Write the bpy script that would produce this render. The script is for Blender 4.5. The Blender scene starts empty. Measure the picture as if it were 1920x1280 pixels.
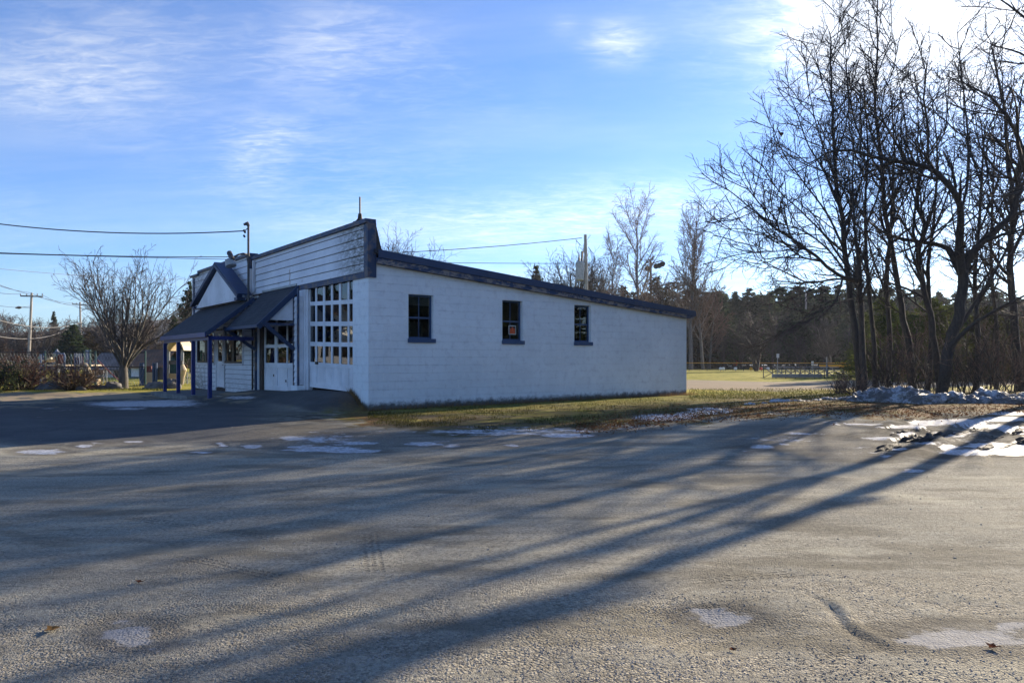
import bpy, math, random
import numpy as np
from mathutils import Vector, Matrix
R = math.radians
SC = bpy.context.scene
COL = SC.collection
# ------------------------------------------------------------ camera / light
F, CX, HY, EYE = 1345.0, 960.0, 673.0, 1.5       # focal length and horizon in photo pixels, eye height
cd = bpy.data.cameras.new("camera"); cam = bpy.data.objects.new("camera", cd); COL.objects.link(cam)
cam.location = (0, 0, EYE); cam.rotation_euler = (R(90), 0, 0)
cd.sensor_width = 36; cd.lens = 36 * F / 1920; cd.shift_y = (HY - 640) / 1920
cd.clip_start = .05; cd.clip_end = 4000
SC.camera = cam
SUN_AZ, SUN_EL = 44.5, 17.5                       # azimuth clockwise from +Y
world = bpy.data.worlds.new("World"); SC.world = world; world.use_nodes = True
sd = bpy.data.lights.new("sun", 'SUN'); so = bpy.data.objects.new("sun", sd); COL.objects.link(so)
sd.energy = 5.0; sd.angle = R(.5); sd.color = (1, .86, .66)
sv = Vector((math.sin(R(SUN_AZ)) * math.cos(R(SUN_EL)), math.cos(R(SUN_AZ)) * math.cos(R(SUN_EL)), math.sin(R(SUN_EL))))
so.rotation_euler = sv.to_track_quat('Z', 'Y').to_euler()
SC.view_settings.view_transform = 'Standard'; SC.view_settings.look = 'None'
SC.view_settings.exposure = 1.25; SC.view_settings.gamma = 1
SC.render.engine = 'CYCLES'
SC.cycles.use_denoising = True; SC.cycles.max_bounces = 6; SC.cycles.transparent_max_bounces = 12
SC.cycles.sample_clamp_indirect = 6


class NT:
    """tiny node helper"""
    def __init__(s, tree): s.t = tree; s.n = tree.nodes; s.l = tree.links
    def new(s, typ, ins=None, **kw):
        n = s.n.new(typ)
        for k, v in kw.items(): setattr(n, k, v)
        for k, v in (ins or {}).items():
            if hasattr(v, 'is_linked') or isinstance(v, bpy.types.NodeSocket): s.l.new(v, n.inputs[k])
            else: n.inputs[k].default_value = v
        return n
    def math(s, op, a, b=None, c=None, clamp=False):
        n = s.n.new('ShaderNodeMath'); n.operation = op; n.use_clamp = clamp
        for i, v in enumerate((a, b, c)):
            if v is None: continue
            if isinstance(v, (int, float)): n.inputs[i].default_value = v
            else: s.l.new(v, n.inputs[i])
        return n.outputs[0]
    def mix(s, f, a, b, mode='MIX'):
        n = s.n.new('ShaderNodeMix'); n.data_type = 'RGBA'; n.blend_type = mode
        for i, v in ((0, f), (6, a), (7, b)):
            if isinstance(v, (int, float)): n.inputs[i].default_value = v
            elif isinstance(v, tuple): n.inputs[i].default_value = (v[0], v[1], v[2], 1)
            else: s.l.new(v, n.inputs[i])
        return n.outputs[2]
    def ramp(s, v, a, b, lo=0., hi=1.):
        n = s.n.new('ShaderNodeMapRange'); n.inputs[1].default_value = a; n.inputs[2].default_value = b
        n.inputs[3].default_value = lo; n.inputs[4].default_value = hi; n.interpolation_type = 'SMOOTHSTEP'
        s.l.new(v, n.inputs[0]); return n.outputs[0]
    def coord(s, kind='Object', scale=(1, 1, 1), loc=(0, 0, 0), rot=(0, 0, 0)):
        tc = s.n.new('ShaderNodeTexCoord'); m = s.n.new('ShaderNodeMapping')
        m.inputs['Scale'].default_value = scale; m.inputs['Location'].default_value = loc; m.inputs['Rotation'].default_value = rot
        s.l.new(tc.outputs[kind], m.inputs[0]); return m.outputs[0]
    def noise(s, vec, scale, detail=4, rough=.55, dist=0):
        n = s.n.new('ShaderNodeTexNoise'); n.inputs['Scale'].default_value = scale; n.inputs['Detail'].default_value = detail
        n.inputs['Roughness'].default_value = rough; n.inputs['Distortion'].default_value = dist
        s.l.new(vec, n.inputs['Vector']); return n.outputs['Fac']


# ------------------------------------------------------------ sky with cirrus
def make_world():
    w = NT(world.node_tree); w.n.clear()
    sky = w.new('ShaderNodeTexSky', sky_type='NISHITA', sun_disc=False)
    sky.sun_elevation = R(SUN_EL); sky.sun_rotation = R(SUN_AZ)
    sky.air_density = 1.0; sky.dust_density = .3; sky.ozone_density = 4.0; sky.altitude = 100
    tc = w.n.new('ShaderNodeTexCoord')
    sep = w.new('ShaderNodeSeparateXYZ', {0: tc.outputs['Generated']})
    X, Y, Z = sep.outputs
    zz = w.math('MAXIMUM', Z, .03)
    u = w.math('DIVIDE', X, w.math('ADD', zz, .12)); v = w.math('DIVIDE', Y, w.math('ADD', zz, .12))
    comb = w.new('ShaderNodeCombineXYZ', {0: u, 1: v})
    def layer(rot, sx, sy, scale, lo, hi, dist, loc=(0, 0, 0)):
        m = w.new('ShaderNodeMapping', {0: comb.outputs[0]})
        m.inputs['Rotation'].default_value = (0, 0, R(rot)); m.inputs['Scale'].default_value = (sx, sy, 1); m.inputs['Location'].default_value = loc
        return w.ramp(w.noise(m.outputs[0], scale, 8, .6, dist), lo, hi)
    big = layer(20, 1, .8, .9, .42, .66, .4, (3.1, 1.7, 0))
    fine = layer(58, 1, 2.6, 5.2, .38, .72, .9)
    fine2 = layer(28, .9, 2.4, 13., .38, .76, 1.2, (5, 2, 0))
    body = w.math('MULTIPLY', big, w.math('ADD', w.math('MULTIPLY', fine, .7), w.math('MULTIPLY', fine2, .5)))
    veil = w.math('MULTIPLY', layer(-18, .35, 1.3, 1.0, .40, .8, .3, (7, 4, 0)), .25)
    # a few cloud bodies at fixed sky directions
    def blob(px, py, wx, wy, amt):
        a = (px - CX) / F; e = (HY - py) / F
        yy = w.math('MAXIMUM', Y, .05)
        du = w.math('DIVIDE', w.math('SUBTRACT', w.math('DIVIDE', X, yy), a), wx / F)
        dv = w.math('DIVIDE', w.math('SUBTRACT', w.math('DIVIDE', Z, yy), e), wy / F)
        r2 = w.math('ADD', w.math('MULTIPLY', du, du), w.math('MULTIPLY', dv, dv))
        return w.math('MULTIPLY', w.math('POWER', 2.718, w.math('MULTIPLY', r2, -1)), amt)
    st = w.math('ADD', .25, w.math('ADD', w.math('MULTIPLY', fine, .6), w.math('MULTIPLY', fine2, .6)))
    reg = None
    for b in ((1157, 80, 50, 36, .75), (1057, 52, 22, 16, .4), (1740, 60, 240, 110, 2.6), (1590, 60, 90, 85, 1.6), (500, 250, 70, 30, .6), (120, 150, 200, 70, .55),
              (640, 70, 160, 70, .4), (250, 60, 170, 70, .25), (980, 415, 260, 50, .45), (560, 130, 110, 60, .2), (1250, 370, 200, 40, .4), (480, 310, 60, 45, .35)):
        o = blob(*b); reg = o if reg is None else w.math('ADD', reg, o)
    reg = w.math('MULTIPLY', reg, st)
    f = w.math('ADD', w.math('ADD', w.math('MULTIPLY', body, .16), veil), reg)
    f = w.math('MULTIPLY', f, w.ramp(Z, .0, .10))
    f = w.math('MINIMUM', f, .95)
    # cloud brightness follows the sky luminance, brighter towards the sun side
    hs = w.new('ShaderNodeHueSaturation', {'Saturation': .35, 'Value': 1.15, 'Color': sky.outputs[0]})
    add = w.mix(1.0, hs.outputs[0], (1.3, 1.4, 1.6), 'ADD')
    skyc = w.mix(1.0, sky.outputs[0], (.80, .97, 1.28), 'MULTIPLY')
    colr = w.mix(f, skyc, add)
    bg = w.new('ShaderNodeBackground', {'Color': colr, 'Strength': .077})
    out = w.new('ShaderNodeOutputWorld', {'Surface': bg.outputs[0]})
make_world()

# ------------------------------------------------------------ small maths
rng = random.Random(11)
def smooth(a, b, x):
    t = np.clip((x - a) / (b - a), 0, 1); return t * t * (3 - 2 * t)
_perm = np.random.RandomState(5).rand(256, 256)
def vnoise(x, y):
    xi = np.floor(x).astype(int); yi = np.floor(y).astype(int); fx = x - xi; fy = y - yi
    fx = fx * fx * (3 - 2 * fx); fy = fy * fy * (3 - 2 * fy)
    g = lambda i, j: _perm[(xi + i) & 255, (yi + j) & 255]
    return (g(0, 0) * (1 - fx) + g(1, 0) * fx) * (1 - fy) + (g(0, 1) * (1 - fx) + g(1, 1) * fx) * fy
def fbm(x, y, o=4):
    s = 0; a = .5; t = 0
    for i in range(o):
        s = s + a * vnoise(x * 2 ** i + 17.3 * i, y * 2 ** i + 9.1 * i); t += a; a *= .5
    return s / t
BA = R(38.16)                                   # building: local x into the depth, y along the facade
C0 = np.array((-3.51, 17.55)); UX = np.array((math.cos(BA), math.sin(BA))); VY = np.array((-math.sin(BA), math.cos(BA)))
def to_local(x, y):
    dx = x - C0[0]; dy = y - C0[1]
    return dx * UX[0] + dy * UX[1], dx * VY[0] + dy * VY[1]
def to_world(lx, ly, z=0):
    return (C0[0] + lx * UX[0] + ly * VY[0], C0[1] + lx * UX[1] + ly * VY[1], z)

def H(x, y):
    """ground height"""
    x = np.asarray(x, float); y = np.asarray(y, float)
    z = .25 * smooth(9.5, 17.0, y) * (1 - .85 * smooth(-8, -15, x) * (1 - smooth(25, 29.5, y)))
    lx, ly = to_local(x, y)
    d = -lx                                      # distance out of the facade
    # asphalt ramp before the garage doors
    ramp_top = np.interp(ly, [.1, .75, .9, 3.8, 5.5, 7.5, 9.5, 11], [.25, .62, .66, .62, .53, .50, .36, .27])
    k = 1 - smooth(.1, 1.75 + .5 * smooth(2, 6, ly), d)
    inside = smooth(-.45, -.1, d) * smooth(-.02, .5, ly) * (1 - smooth(11, 13, ly))
    z = z + np.maximum(ramp_top - z, 0) * k * inside
    out = smooth(1.2, 3.5, y)
    near = np.hypot(x, y)
    z = z + (fbm(x * .35, y * .35, 3) - .5) * .05 * (1 - smooth(20, 40, near)) * (1 - inside * k)
    z = z + (fbm(x * 2.2 + 5, y * 2.2, 3) - .5) * .02 * (1 - smooth(8, 25, near)) * (1 - inside * k)
    # wheel ruts thrown up in the snow and mud at the right
    u = CX + F * x / np.maximum(y, .5); v = HY + F * EYE / np.maximum(y, .5)
    a = R(56); s = x * math.cos(a) - y * math.sin(a) * 0 ; 
    q = (x * .669 - y * .743)                      # across the ruts
    p = (x * .743 + y * .669)
    rut = smooth(5.2, 7.0, x) * smooth(9.3, 10.5, y) * (1 - smooth(14.5, 16.5, y))
    ridge = np.maximum(np.sin(q * 8.0 + 1.2 * fbm(p * .7, q * .7, 2) * 4) - .25, 0)
    z = z + rut * ridge * (.035 + .22 * np.maximum(fbm(x * 2.6, y * 2.6, 3) - .35, 0))
    # pothole ridge and tyre groove near the lower right
    gx = x - (1.90 + .03 * np.sin(y * 9)); z = z + (-.015 * np.exp(-(gx / .03) ** 2) + .010 * np.exp(-((gx - .07) / .04) ** 2)) * smooth(3.6, 3.9, y) * (1 - smooth(4.35, 4.7, y))
    hx = (x - 1.15) / .42; hy = (y - 4.05) / .34; z = z - .035 * np.exp(-(hx * hx + hy * hy) ** 2)
    return z
def P(px, py, Z): return ((px - CX) / F * Z, Z, EYE + (HY - py) * Z / F)
def G(px, py):
    """point on the ground seen at a photo position"""
    z = 0.
    for _ in range(8):
        Y = (EYE - z) * F / max(py - HY, 1); X = (px - CX) / F * Y; z = float(H(X, Y))
    return X, Y, z
def g_at(px, Z):
    X = (px - CX) / F * Z; return (X, Z, float(H(X, Z)))

# ------------------------------------------------------------ mesh helpers
def tag(o, label=None, cat=None, group=None, kind=None):
    if label: o['label'] = label
    if cat: o['category'] = cat
    if group: o['group'] = group
    if kind: o['kind'] = kind
    return o
def thing(name, label, cat, loc=(0, 0, 0), rz=0, group=None):
    o = bpy.data.objects.new(name, None); COL.objects.link(o); o.location = loc; o.rotation_euler = (0, 0, rz)
    o.empty_display_size = .2
    return tag(o, label, cat, group)
def mesh_np(name, V, Fc, mat, parent=None, smoothf=False):
    V = np.ascontiguousarray(V, np.float32); Fc = np.ascontiguousarray(Fc, np.int32)
    me = bpy.data.meshes.new(name); k = Fc.shape[1]
    me.vertices.add(len(V)); me.vertices.foreach_set('co', V.ravel())
    me.loops.add(Fc.size); me.loops.foreach_set('vertex_index', Fc.ravel())
    me.polygons.add(len(Fc)); me.polygons.foreach_set('loop_start', np.arange(0, Fc.size, k, dtype=np.int32))
    me.polygons.foreach_set('loop_total', np.full(len(Fc), k, np.int32))
    if smoothf: me.polygons.foreach_set('use_smooth', np.ones(len(Fc), bool))
    me.update(calc_edges=True)
    if mat: me.materials.append(mat)
    o = bpy.data.objects.new(name, me); COL.objects.link(o)
    if parent: o.parent = parent
    return o
class MB:
    def __init__(s): s.v = []; s.f = []
    def add(s, vs, fs):
        b = len(s.v); s.v += [tuple(p) for p in vs]; s.f += [tuple(b + i for i in f) for f in fs]; return s
    def box(s, x0, x1, y0, y1, z0, z1):
        return s.add([(x0, y0, z0), (x1, y0, z0), (x1, y1, z0), (x0, y1, z0), (x0, y0, z1), (x1, y0, z1), (x1, y1, z1), (x0, y1, z1)],
                     [(0, 3, 2, 1), (4, 5, 6, 7), (0, 1, 5, 4), (1, 2, 6, 5), (2, 3, 7, 6), (3, 0, 4, 7)])
    def bar(s, a, b, w, h, up=(0, 0, 1)):
        """box section w x h from a to b"""
        a = Vector(a); b = Vector(b); t = (b - a).normalized(); up = Vector(up)
        if abs(t.dot(up)) > .98: up = Vector((1, 0, 0))
        sx = t.cross(up).normalized(); sy = sx.cross(t).normalized()
        vs = []
        for c in (a, b):
            for i, j in ((-1, -1), (1, -1), (1, 1), (-1, 1)): vs.append(c + sx * (i * w / 2) + sy * (j * h / 2))
        return s.add(vs, [(0, 3, 2, 1), (4, 5, 6, 7), (0, 1, 5, 4), (1, 2, 6, 5), (2, 3, 7, 6), (3, 0, 4, 7)])
    def tube(s, pts, r, n=8, cap=True):
        pts = [Vector(p) for p in pts]; rr = r if isinstance(r, (list, tuple)) else [r] * len(pts); b = len(s.v)
        d = (pts[-1] - pts[0]).normalized(); ref = Vector((0, 0, 1)) if abs(d.z) < .8 else Vector((1, 0, 0))
        for i, p in enumerate(pts):
            t = (pts[min(i + 1, len(pts) - 1)] - pts[max(i - 1, 0)]).normalized()
            u = t.cross(ref).normalized(); v = t.cross(u)
            for k in range(n):
                a = 2 * math.pi * k / n; s.v.append(tuple(p + (u * math.cos(a) + v * math.sin(a)) * rr[i]))
        for i in range(len(pts) - 1):
            for k in range(n):
                k2 = (k + 1) % n; s.f.append((b + i * n + k, b + i * n + k2, b + (i + 1) * n + k2, b + (i + 1) * n + k))
        if cap: s.f.append(tuple(b + k for k in range(n))); s.f.append(tuple(b + (len(pts) - 1) * n + k for k in reversed(range(n))))
        return s
    def prism(s, prof, axis, a, b):
        """closed profile (two coordinates) swept along axis from a to b; prof coords are the two other axes in order"""
        n = len(prof); vs = []
        for c in (a, b):
            for p, q in prof: vs.append({'x': (c, p, q), 'y': (p, c, q), 'z': (p, q, c)}[axis])
        fs = [tuple(range(n)), tuple(reversed(range(n, 2 * n)))] + [(i, (i + 1) % n, n + (i + 1) % n, n + i) for i in range(n)]
        return s.add(vs, fs)
    def lathe(s, c, prof, n=16):
        b = len(s.v); m = len(prof)
        for r, z in prof:
            for k in range(n):
                a = 2 * math.pi * k / n; s.v.append((c[0] + r * math.cos(a), c[1] + r * math.sin(a), c[2] + z))
        for i in range(m - 1):
            for k in range(n):
                k2 = (k + 1) % n; s.f.append((b + i * n + k, b + i * n + k2, b + (i + 1) * n + k2, b + (i + 1) * n + k))
        s.f.append(tuple(b + k for k in reversed(range(n)))); s.f.append(tuple(b + (m - 1) * n + k for k in range(n)))
        return s
    def shift(s, dx, dy, dz): s.v = [(x + dx, y + dy, z + dz) for x, y, z in s.v]; return s
    def build(s, name, mat, parent=None, bevel=0, smoothf=False):
        me = bpy.data.meshes.new(name); me.from_pydata(s.v, [], s.f); me.update()
        import bmesh
        bm = bmesh.new(); bm.from_mesh(me)
        bmesh.ops.recalc_face_normals(bm, faces=bm.faces)
        if bevel: bmesh.ops.bevel(bm, geom=list(bm.edges), offset=bevel, segments=1, affect='EDGES', clamp_overlap=True)
        bm.to_mesh(me); bm.free()
        if smoothf:
            for p in me.polygons: p.use_smooth = True
        if mat: me.materials.append(mat)
        o = bpy.data.objects.new(name, me); COL.objects.link(o)
        if parent: o.parent = parent
        return o
def copy_tree(o, parent=None):
    c = o.copy(); COL.objects.link(c); c.parent = parent
    for ch in list(o.children): copy_tree(ch, c)
    return c

# ------------------------------------------------------------ materials
def mat(name):
    m = bpy.data.materials.new(name); m.use_nodes = True; t = NT(m.node_tree); t.n.clear()
    o = t.new('ShaderNodeOutputMaterial'); return m, t, o
def principled(t, o, **kw):
    b = t.n.new('ShaderNodeBsdfPrincipled')
    for k, v in kw.items():
        k = k.replace('_', ' ')
        if isinstance(v, bpy.types.NodeSocket): t.l.new(v, b.inputs[k])
        elif isinstance(v, tuple): b.inputs[k].default_value = (*v, 1)
        else: b.inputs[k].default_value = v
    t.l.new(b.outputs[0], o.inputs[0]); return b
def bump(t, h, strength=.5, dist=.01):
    n = t.new('ShaderNodeBump', {'Height': h, 'Strength': strength, 'Distance': dist}); return n.outputs[0]
def simple(name, c1, c2=None, scale=8, rough=.7, bumps=.2, metallic=0, stretch=(1, 1, 1), lo=.35, hi=.65, spec=.4):
    m, t, o = mat(name); c2 = c2 or tuple(x * .75 for x in c1)
    v = t.coord(scale=stretch); n = t.noise(v, scale, 6, .6)
    n2 = t.noise(v, scale * 6, 3, .6)
    principled(t, o, Base_Color=t.mix(t.ramp(n, lo, hi), c1, c2), Roughness=rough, Metallic=metallic, Normal=bump(t, n2, bumps, .01), Specular_IOR_Level=spec)
    return m
M = {}
def block_paint():
    m, t, o = mat('painted_block')
    tc = t.new('ShaderNodeTexCoord'); s = t.new('ShaderNodeSeparateXYZ', {0: tc.outputs['Object']})
    hx = t.math('ADD', s.outputs[0], s.outputs[1])
    zz = t.math('ADD', s.outputs[2], .25 - .1274 + .2032)
    cv = t.new('ShaderNodeCombineXYZ', {0: hx, 1: zz})
    br = t.new('ShaderNodeTexBrick', {'Vector': cv.outputs[0], 'Scale': 1., 'Brick Width': .4064, 'Row Height': .2032, 'Mortar Size': .006, 'Mortar Smooth': .4,
                                      'Color1': (.50, .50, .50, 1), 'Color2': (.56, .56, .56, 1), 'Mortar': (0, 0, 0, 1)}, offset=.5)
    v = tc.outputs['Object']
    big = t.noise(v, .7, 5, .6); mid = t.noise(v, 5, 6, .7); fine = t.noise(v, 60, 4, .7)
    base = t.mix(t.ramp(big, .3, .7), (.76, .80, .82), (.66, .70, .72))
    base = t.mix(t.math('MULTIPLY', t.ramp(mid, .48, .66), .42), base, (.52, .53, .56))
    # individual blocks patched in slightly different white
    sp = t.new('ShaderNodeSeparateColor', {0: br.outputs['Color']})
    base = t.mix(t.math('MULTIPLY', t.ramp(sp.outputs[0], .5, .56), .2), base, (.68, .68, .68))
    # chips showing grey block, more of them low and to the far end
    chip = t.ramp(t.noise(v, 14, 5, .75), .64, .70)
    reg = t.ramp(t.noise(v, .55, 3, .5), .45, .62)
    base = t.mix(t.math('MULTIPLY', t.math('MULTIPLY', chip, reg), .8), base, (.76, .75, .73))
    dk = t.ramp(t.noise(v, 9, 6, .8), .66, .73)
    base = t.mix(t.math('MULTIPLY', t.math('MULTIPLY', dk, t.ramp(s.outputs[2], 1.6, .1)), .7), base, (.10, .10, .10))
    mort = t.math('MULTIPLY', br.outputs['Fac'], t.ramp(mid, .38, .62))
    base = t.mix(t.math('MULTIPLY', mort, .30), base, (.30, .30, .32))
    lm = t.math('MULTIPLY', t.math('MULTIPLY', br.outputs['Fac'], t.math('MULTIPLY', t.ramp(t.noise(v, 1.3, 3, .5), .50, .58), t.ramp(t.noise(v, 3.1, 3, .6), .42, .55))), .9)
    base = t.mix(lm, base, (.88, .88, .87))
    # mould line just above the ground
    h = t.math('SUBTRACT', s.outputs[2], t.math('MULTIPLY', t.noise(v, 5, 6, .8), .40))
    base = t.mix(t.math('MULTIPLY', t.ramp(h, .03, -.14), .9), base, (.045, .045, .04))
    hgt = t.math('ADD', t.math('MULTIPLY', br.outputs['Fac'], -.55), t.math('MULTIPLY', fine, .45))
    hgt = t.math('ADD', hgt, t.math('MULTIPLY', mid, .5))
    principled(t, o, Base_Color=base, Roughness=.62, Normal=bump(t, hgt, .8, .012))
    return m
def wood_paint(name, c, under, lo, hi, rot=(1, 1, 1), dirt=(.08, .08, .07), dirt_amt=.0, rough=.6, scale=5, streak=None):
    """paint over wood: peeling by noise, optional dirt"""
    m, t, o = mat(name)
    v = t.coord(scale=rot); n = t.noise(v, scale, 8, .72); n2 = t.noise(v, scale * .25, 4, .6); g = t.noise(t.coord(scale=(rot[0] * 3, rot[1] * 3, rot[2] * 14)), 6, 5, .7)
    shade = t.mix(t.ramp(n2, .3, .7), c, tuple(x * .78 for x in c))
    col = t.mix(t.ramp(n, lo, hi), shade, under)
    if dirt_amt:
        d = t.math('MULTIPLY', t.ramp(t.noise(t.coord(), 7, 7, .8), .52, .68), dirt_amt)
        col = t.mix(d, col, dirt)
    principled(t, o, Base_Color=col, Roughness=rough, Normal=bump(t, t.math('ADD', n, g), .3, .006))
    return m
def siding_paint():
    m, t, o = mat('white_siding_paint')
    tc = t.new('ShaderNodeTexCoord'); s = t.new('ShaderNodeSeparateXYZ', {0: tc.outputs['Object']}); v = tc.outputs['Object']
    y, z = s.outputs[1], s.outputs[2]
    base = t.mix(t.ramp(t.noise(v, 1.1, 5, .6), .3, .7), (.74, .75, .77), (.64, .65, .68))
    pl = t.ramp(t.noise(t.coord(scale=(1, .5, 3)), 3.2, 8, .75), .585, .66)
    base = t.mix(t.math('MULTIPLY', pl, .55), base, (.36, .34, .31))
    # mould at the near end of the parapet and beside the porch downspout
    mo = t.ramp(t.noise(t.coord(scale=(1, .8, 2)), 6, 8, .8), .38, .56)
    near = t.math('MULTIPLY', t.ramp(y, 2.4, .5), t.ramp(z, 3.0, 3.6))
    dn = t.math('MULTIPLY', t.ramp(t.math('ABSOLUTE', t.math('SUBTRACT', y, 8.0)), .42, .05), t.ramp(z, 2.6, 1.9))
    lo = t.math('MULTIPLY', t.ramp(z, .9, .15), .35); farend = t.math('MULTIPLY', t.ramp(y, 13.4, 14.0), .6)
    k = t.math('MULTIPLY', mo, t.math('MINIMUM', t.math('ADD', t.math('ADD', near, dn), t.math('ADD', lo, farend)), 1))
    base = t.mix(t.math('MULTIPLY', k, .85), base, (.085, .085, .065))
    # one rust stain below the parapet
    ru = t.math('MULTIPLY', t.ramp(t.math('ABSOLUTE', t.math('SUBTRACT', y, 5.1)), .07, .01), t.math('MULTIPLY', t.ramp(z, 3.98, 3.9), t.ramp(z, 3.3, 3.6)))
    base = t.mix(t.math('MULTIPLY', ru, .6), base, (.28, .15, .05))
    principled(t, o, Base_Color=base, Roughness=.6, Normal=bump(t, t.noise(t.coord(scale=(3, 1, 16)), 8, 5, .7), .3, .004))
    return m
def glass():
    m, t, o = mat('window_glass')
    v = t.coord(); n = t.noise(v, .9, 2, .5); nb = bump(t, n, .10, .05)
    fr = t.new('ShaderNodeFresnel', {'IOR': 1.75, 'Normal': nb})
    tr = t.new('ShaderNodeBsdfTransparent', {'Color': (.62, .66, .64, 1)}); gl = t.new('ShaderNodeBsdfGlossy', {'Roughness': .012, 'Normal': nb, 'Color': (.95, .95, .95, 1)})
    mx = t.new('ShaderNodeMixShader', {0: fr.outputs[0], 1: tr.outputs[0], 2: gl.outputs[0]}); t.l.new(mx.outputs[0], o.inputs[0])
    return m
def shingles():
    m, t, o = mat('asphalt_shingles')
    tc = t.new('ShaderNodeTexCoord'); s = t.new('ShaderNodeSeparateXYZ', {0: tc.outputs['Object']})
    cv = t.new('ShaderNodeCombineXYZ', {0: s.outputs[1], 1: t.math('MULTIPLY', s.outputs[2], 1.42)})
    br = t.new('ShaderNodeTexBrick', {'Vector': cv.outputs[0], 'Scale': 1., 'Brick Width': .32, 'Row Height': .14, 'Mortar Size': .006,
                                      'Color1': (.020, .024, .032, 1), 'Color2': (.034, .038, .048, 1), 'Mortar': (.008, .008, .010, 1)}, offset=.37)
    n = t.noise(tc.outputs['Object'], 2.5, 6, .7)
    c = t.mix(t.math('MULTIPLY', t.ramp(n, .45, .75), .5), br.outputs['Color'], (.055, .06, .07))
    principled(t, o, Base_Color=c, Roughness=.85, Normal=bump(t, t.math('SUBTRACT', t.noise(tc.outputs['Object'], 90, 3, .6), t.math('MULTIPLY', br.outputs['Fac'], 2)), .6, .006))
    return m
def bark(name, c1, c2, scale=6, patches=None):
    m, t, o = mat(name)
    v = t.coord(scale=(1, 1, .25)); n = t.noise(v, scale * 3, 6, .7)
    c = t.mix(t.ramp(n, .35, .65), c1, c2)
    if patches: c = t.mix(t.ramp(t.noise(t.coord(), 1.7, 4, .6), .55, .62), c, patches)
    principled(t, o, Base_Color=c, Roughness=.85, Normal=bump(t, n, .8, .03)); return m
def foliage(name, c1, c2, transl=.25):
    m, t, o = mat(name)
    n = t.noise(t.coord('Object'), .9, 5, .7); c = t.mix(t.ramp(n, .3, .7), c1, c2)
    oi = t.new('ShaderNodeObjectInfo')
    hs = t.new('ShaderNodeHueSaturation', {'Color': c, 'Value': t.ramp(oi.outputs['Random'], 0, 1, .72, 1.3), 'Hue': t.ramp(oi.outputs['Random'], 0, 1, .47, .52)})
    d = t.new('ShaderNodeBsdfDiffuse', {'Color': hs.outputs[0]}); tl = t.new('ShaderNodeBsdfTranslucent', {'Color': hs.outputs[0]})
    mx = t.new('ShaderNodeMixShader', {0: transl, 1: d.outputs[0], 2: tl.outputs[0]}); t.l.new(mx.outputs[0], o.inputs[0]); return m
M['block'] = block_paint(); M['siding'] = siding_paint(); M['glass'] = glass(); M['shingle'] = shingles()
M['white'] = wood_paint('white_door_paint', (.74, .755, .785), (.38, .36, .34), .66, .74, dirt_amt=.12, rough=.5)
M['blue'] = wood_paint('worn_blue_paint', (.022, .046, .105), (.13, .10, .088), .46, .60, (1, 1, 1), rough=.55, scale=4)
M['bluetrim'] = wood_paint('dark_blue_trim', (.017, .040, .100), (.10, .09, .09), .58, .70, rough=.5)
M['peel'] = wood_paint('peeling_blue_fascia', (.022, .045, .105), (.23, .20, .18), .44, .56, (1, 1, 2.2), rough=.8, scale=3.2)
M['post'] = wood_paint('bright_blue_paint', (.006, .022, .15), (.010, .022, .07), .6, .8, rough=.4)
M['sill'] = wood_paint('blue_sill_paint', (.030, .072, .16), (.06, .075, .10), .6, .75, rough=.55)
M['blackwood'] = simple('dark_window_wood', (.012, .010, .010), (.03, .022, .018), rough=.5)
M['brownwood'] = simple('brown_wood', (.035, .022, .016), (.06, .04, .03), rough=.7)
M['concrete'] = simple('old_concrete', (.20, .20, .19), (.12, .12, .115), 3, .9, .5)
M['roofmetal'] = simple('dark_roofing', (.03, .03, .035), (.05, .05, .055), 2, .7)
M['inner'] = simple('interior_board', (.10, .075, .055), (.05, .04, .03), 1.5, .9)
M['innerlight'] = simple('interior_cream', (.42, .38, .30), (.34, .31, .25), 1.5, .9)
M['metal'] = simple('galvanised_steel', (.32, .33, .34), (.22, .23, .24), 5, .4, .05, .7)
M['darkmetal'] = simple('dark_weathered_metal', (.05, .05, .055), (.08, .075, .07), 6, .5, .1, .3)
M['cream'] = simple('cream_enamel', (.42, .43, .42), (.30, .31, .30), 5, .5, .05)
M['wire'] = simple('black_cable', (.018, .018, .02), (.03, .03, .03), 4, .6)
M['pale_wire'] = simple('pale_cable', (.16, .15, .14), (.12, .11, .10), 4, .6)
M['pole'] = bark('utility_pole_wood', (.42, .38, .33), (.30, .27, .23), 3)
M['pole_dark'] = bark('dark_pole_wood', (.07, .055, .045), (.04, .035, .03), 3)
M['bark'] = bark('dark_bark', (.024, .020, .018), (.045, .038, .032))
M['bark2'] = bark('brown_bark', (.030, .022, .017), (.060, .046, .036))
M['barkgrey'] = bark('grey_bark', (.12, .105, .09), (.065, .055, .048), patches=(.15, .145, .12))
M['twig'] = bark('twig_bark', (.028, .021, .018), (.046, .035, .028), 2)
M['twigred'] = bark('reddish_twigs', (.10, .055, .042), (.15, .095, .065), 2)
M['twiggrey'] = bark('greyish_twigs', (.085, .072, .066), (.05, .042, .04), 2)
M['twigfield'] = bark('dark_field_twigs', (.040, .032, .029), (.026, .021, .02), 2)
M['birch'] = bark('birch_bark', (.10, .085, .075), (.19, .17, .16), 3)
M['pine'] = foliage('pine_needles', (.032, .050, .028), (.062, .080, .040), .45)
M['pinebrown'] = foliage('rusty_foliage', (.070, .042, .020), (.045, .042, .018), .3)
M['pineyellow'] = foliage('yellow_green_needles', (.05, .065, .022), (.085, .095, .028), .35)  # yellower green of the young pines
M['leaf'] = foliage('dry_leaves', (.13, .062, .028), (.21, .125, .055), .25)
M['grassblade'] = foliage('grass_blades', (.060, .072, .018), (.12, .10, .038), .35)
M['drygrass'] = foliage('dry_grass_blades', (.30, .225, .10), (.22, .155, .065), .35)
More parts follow.
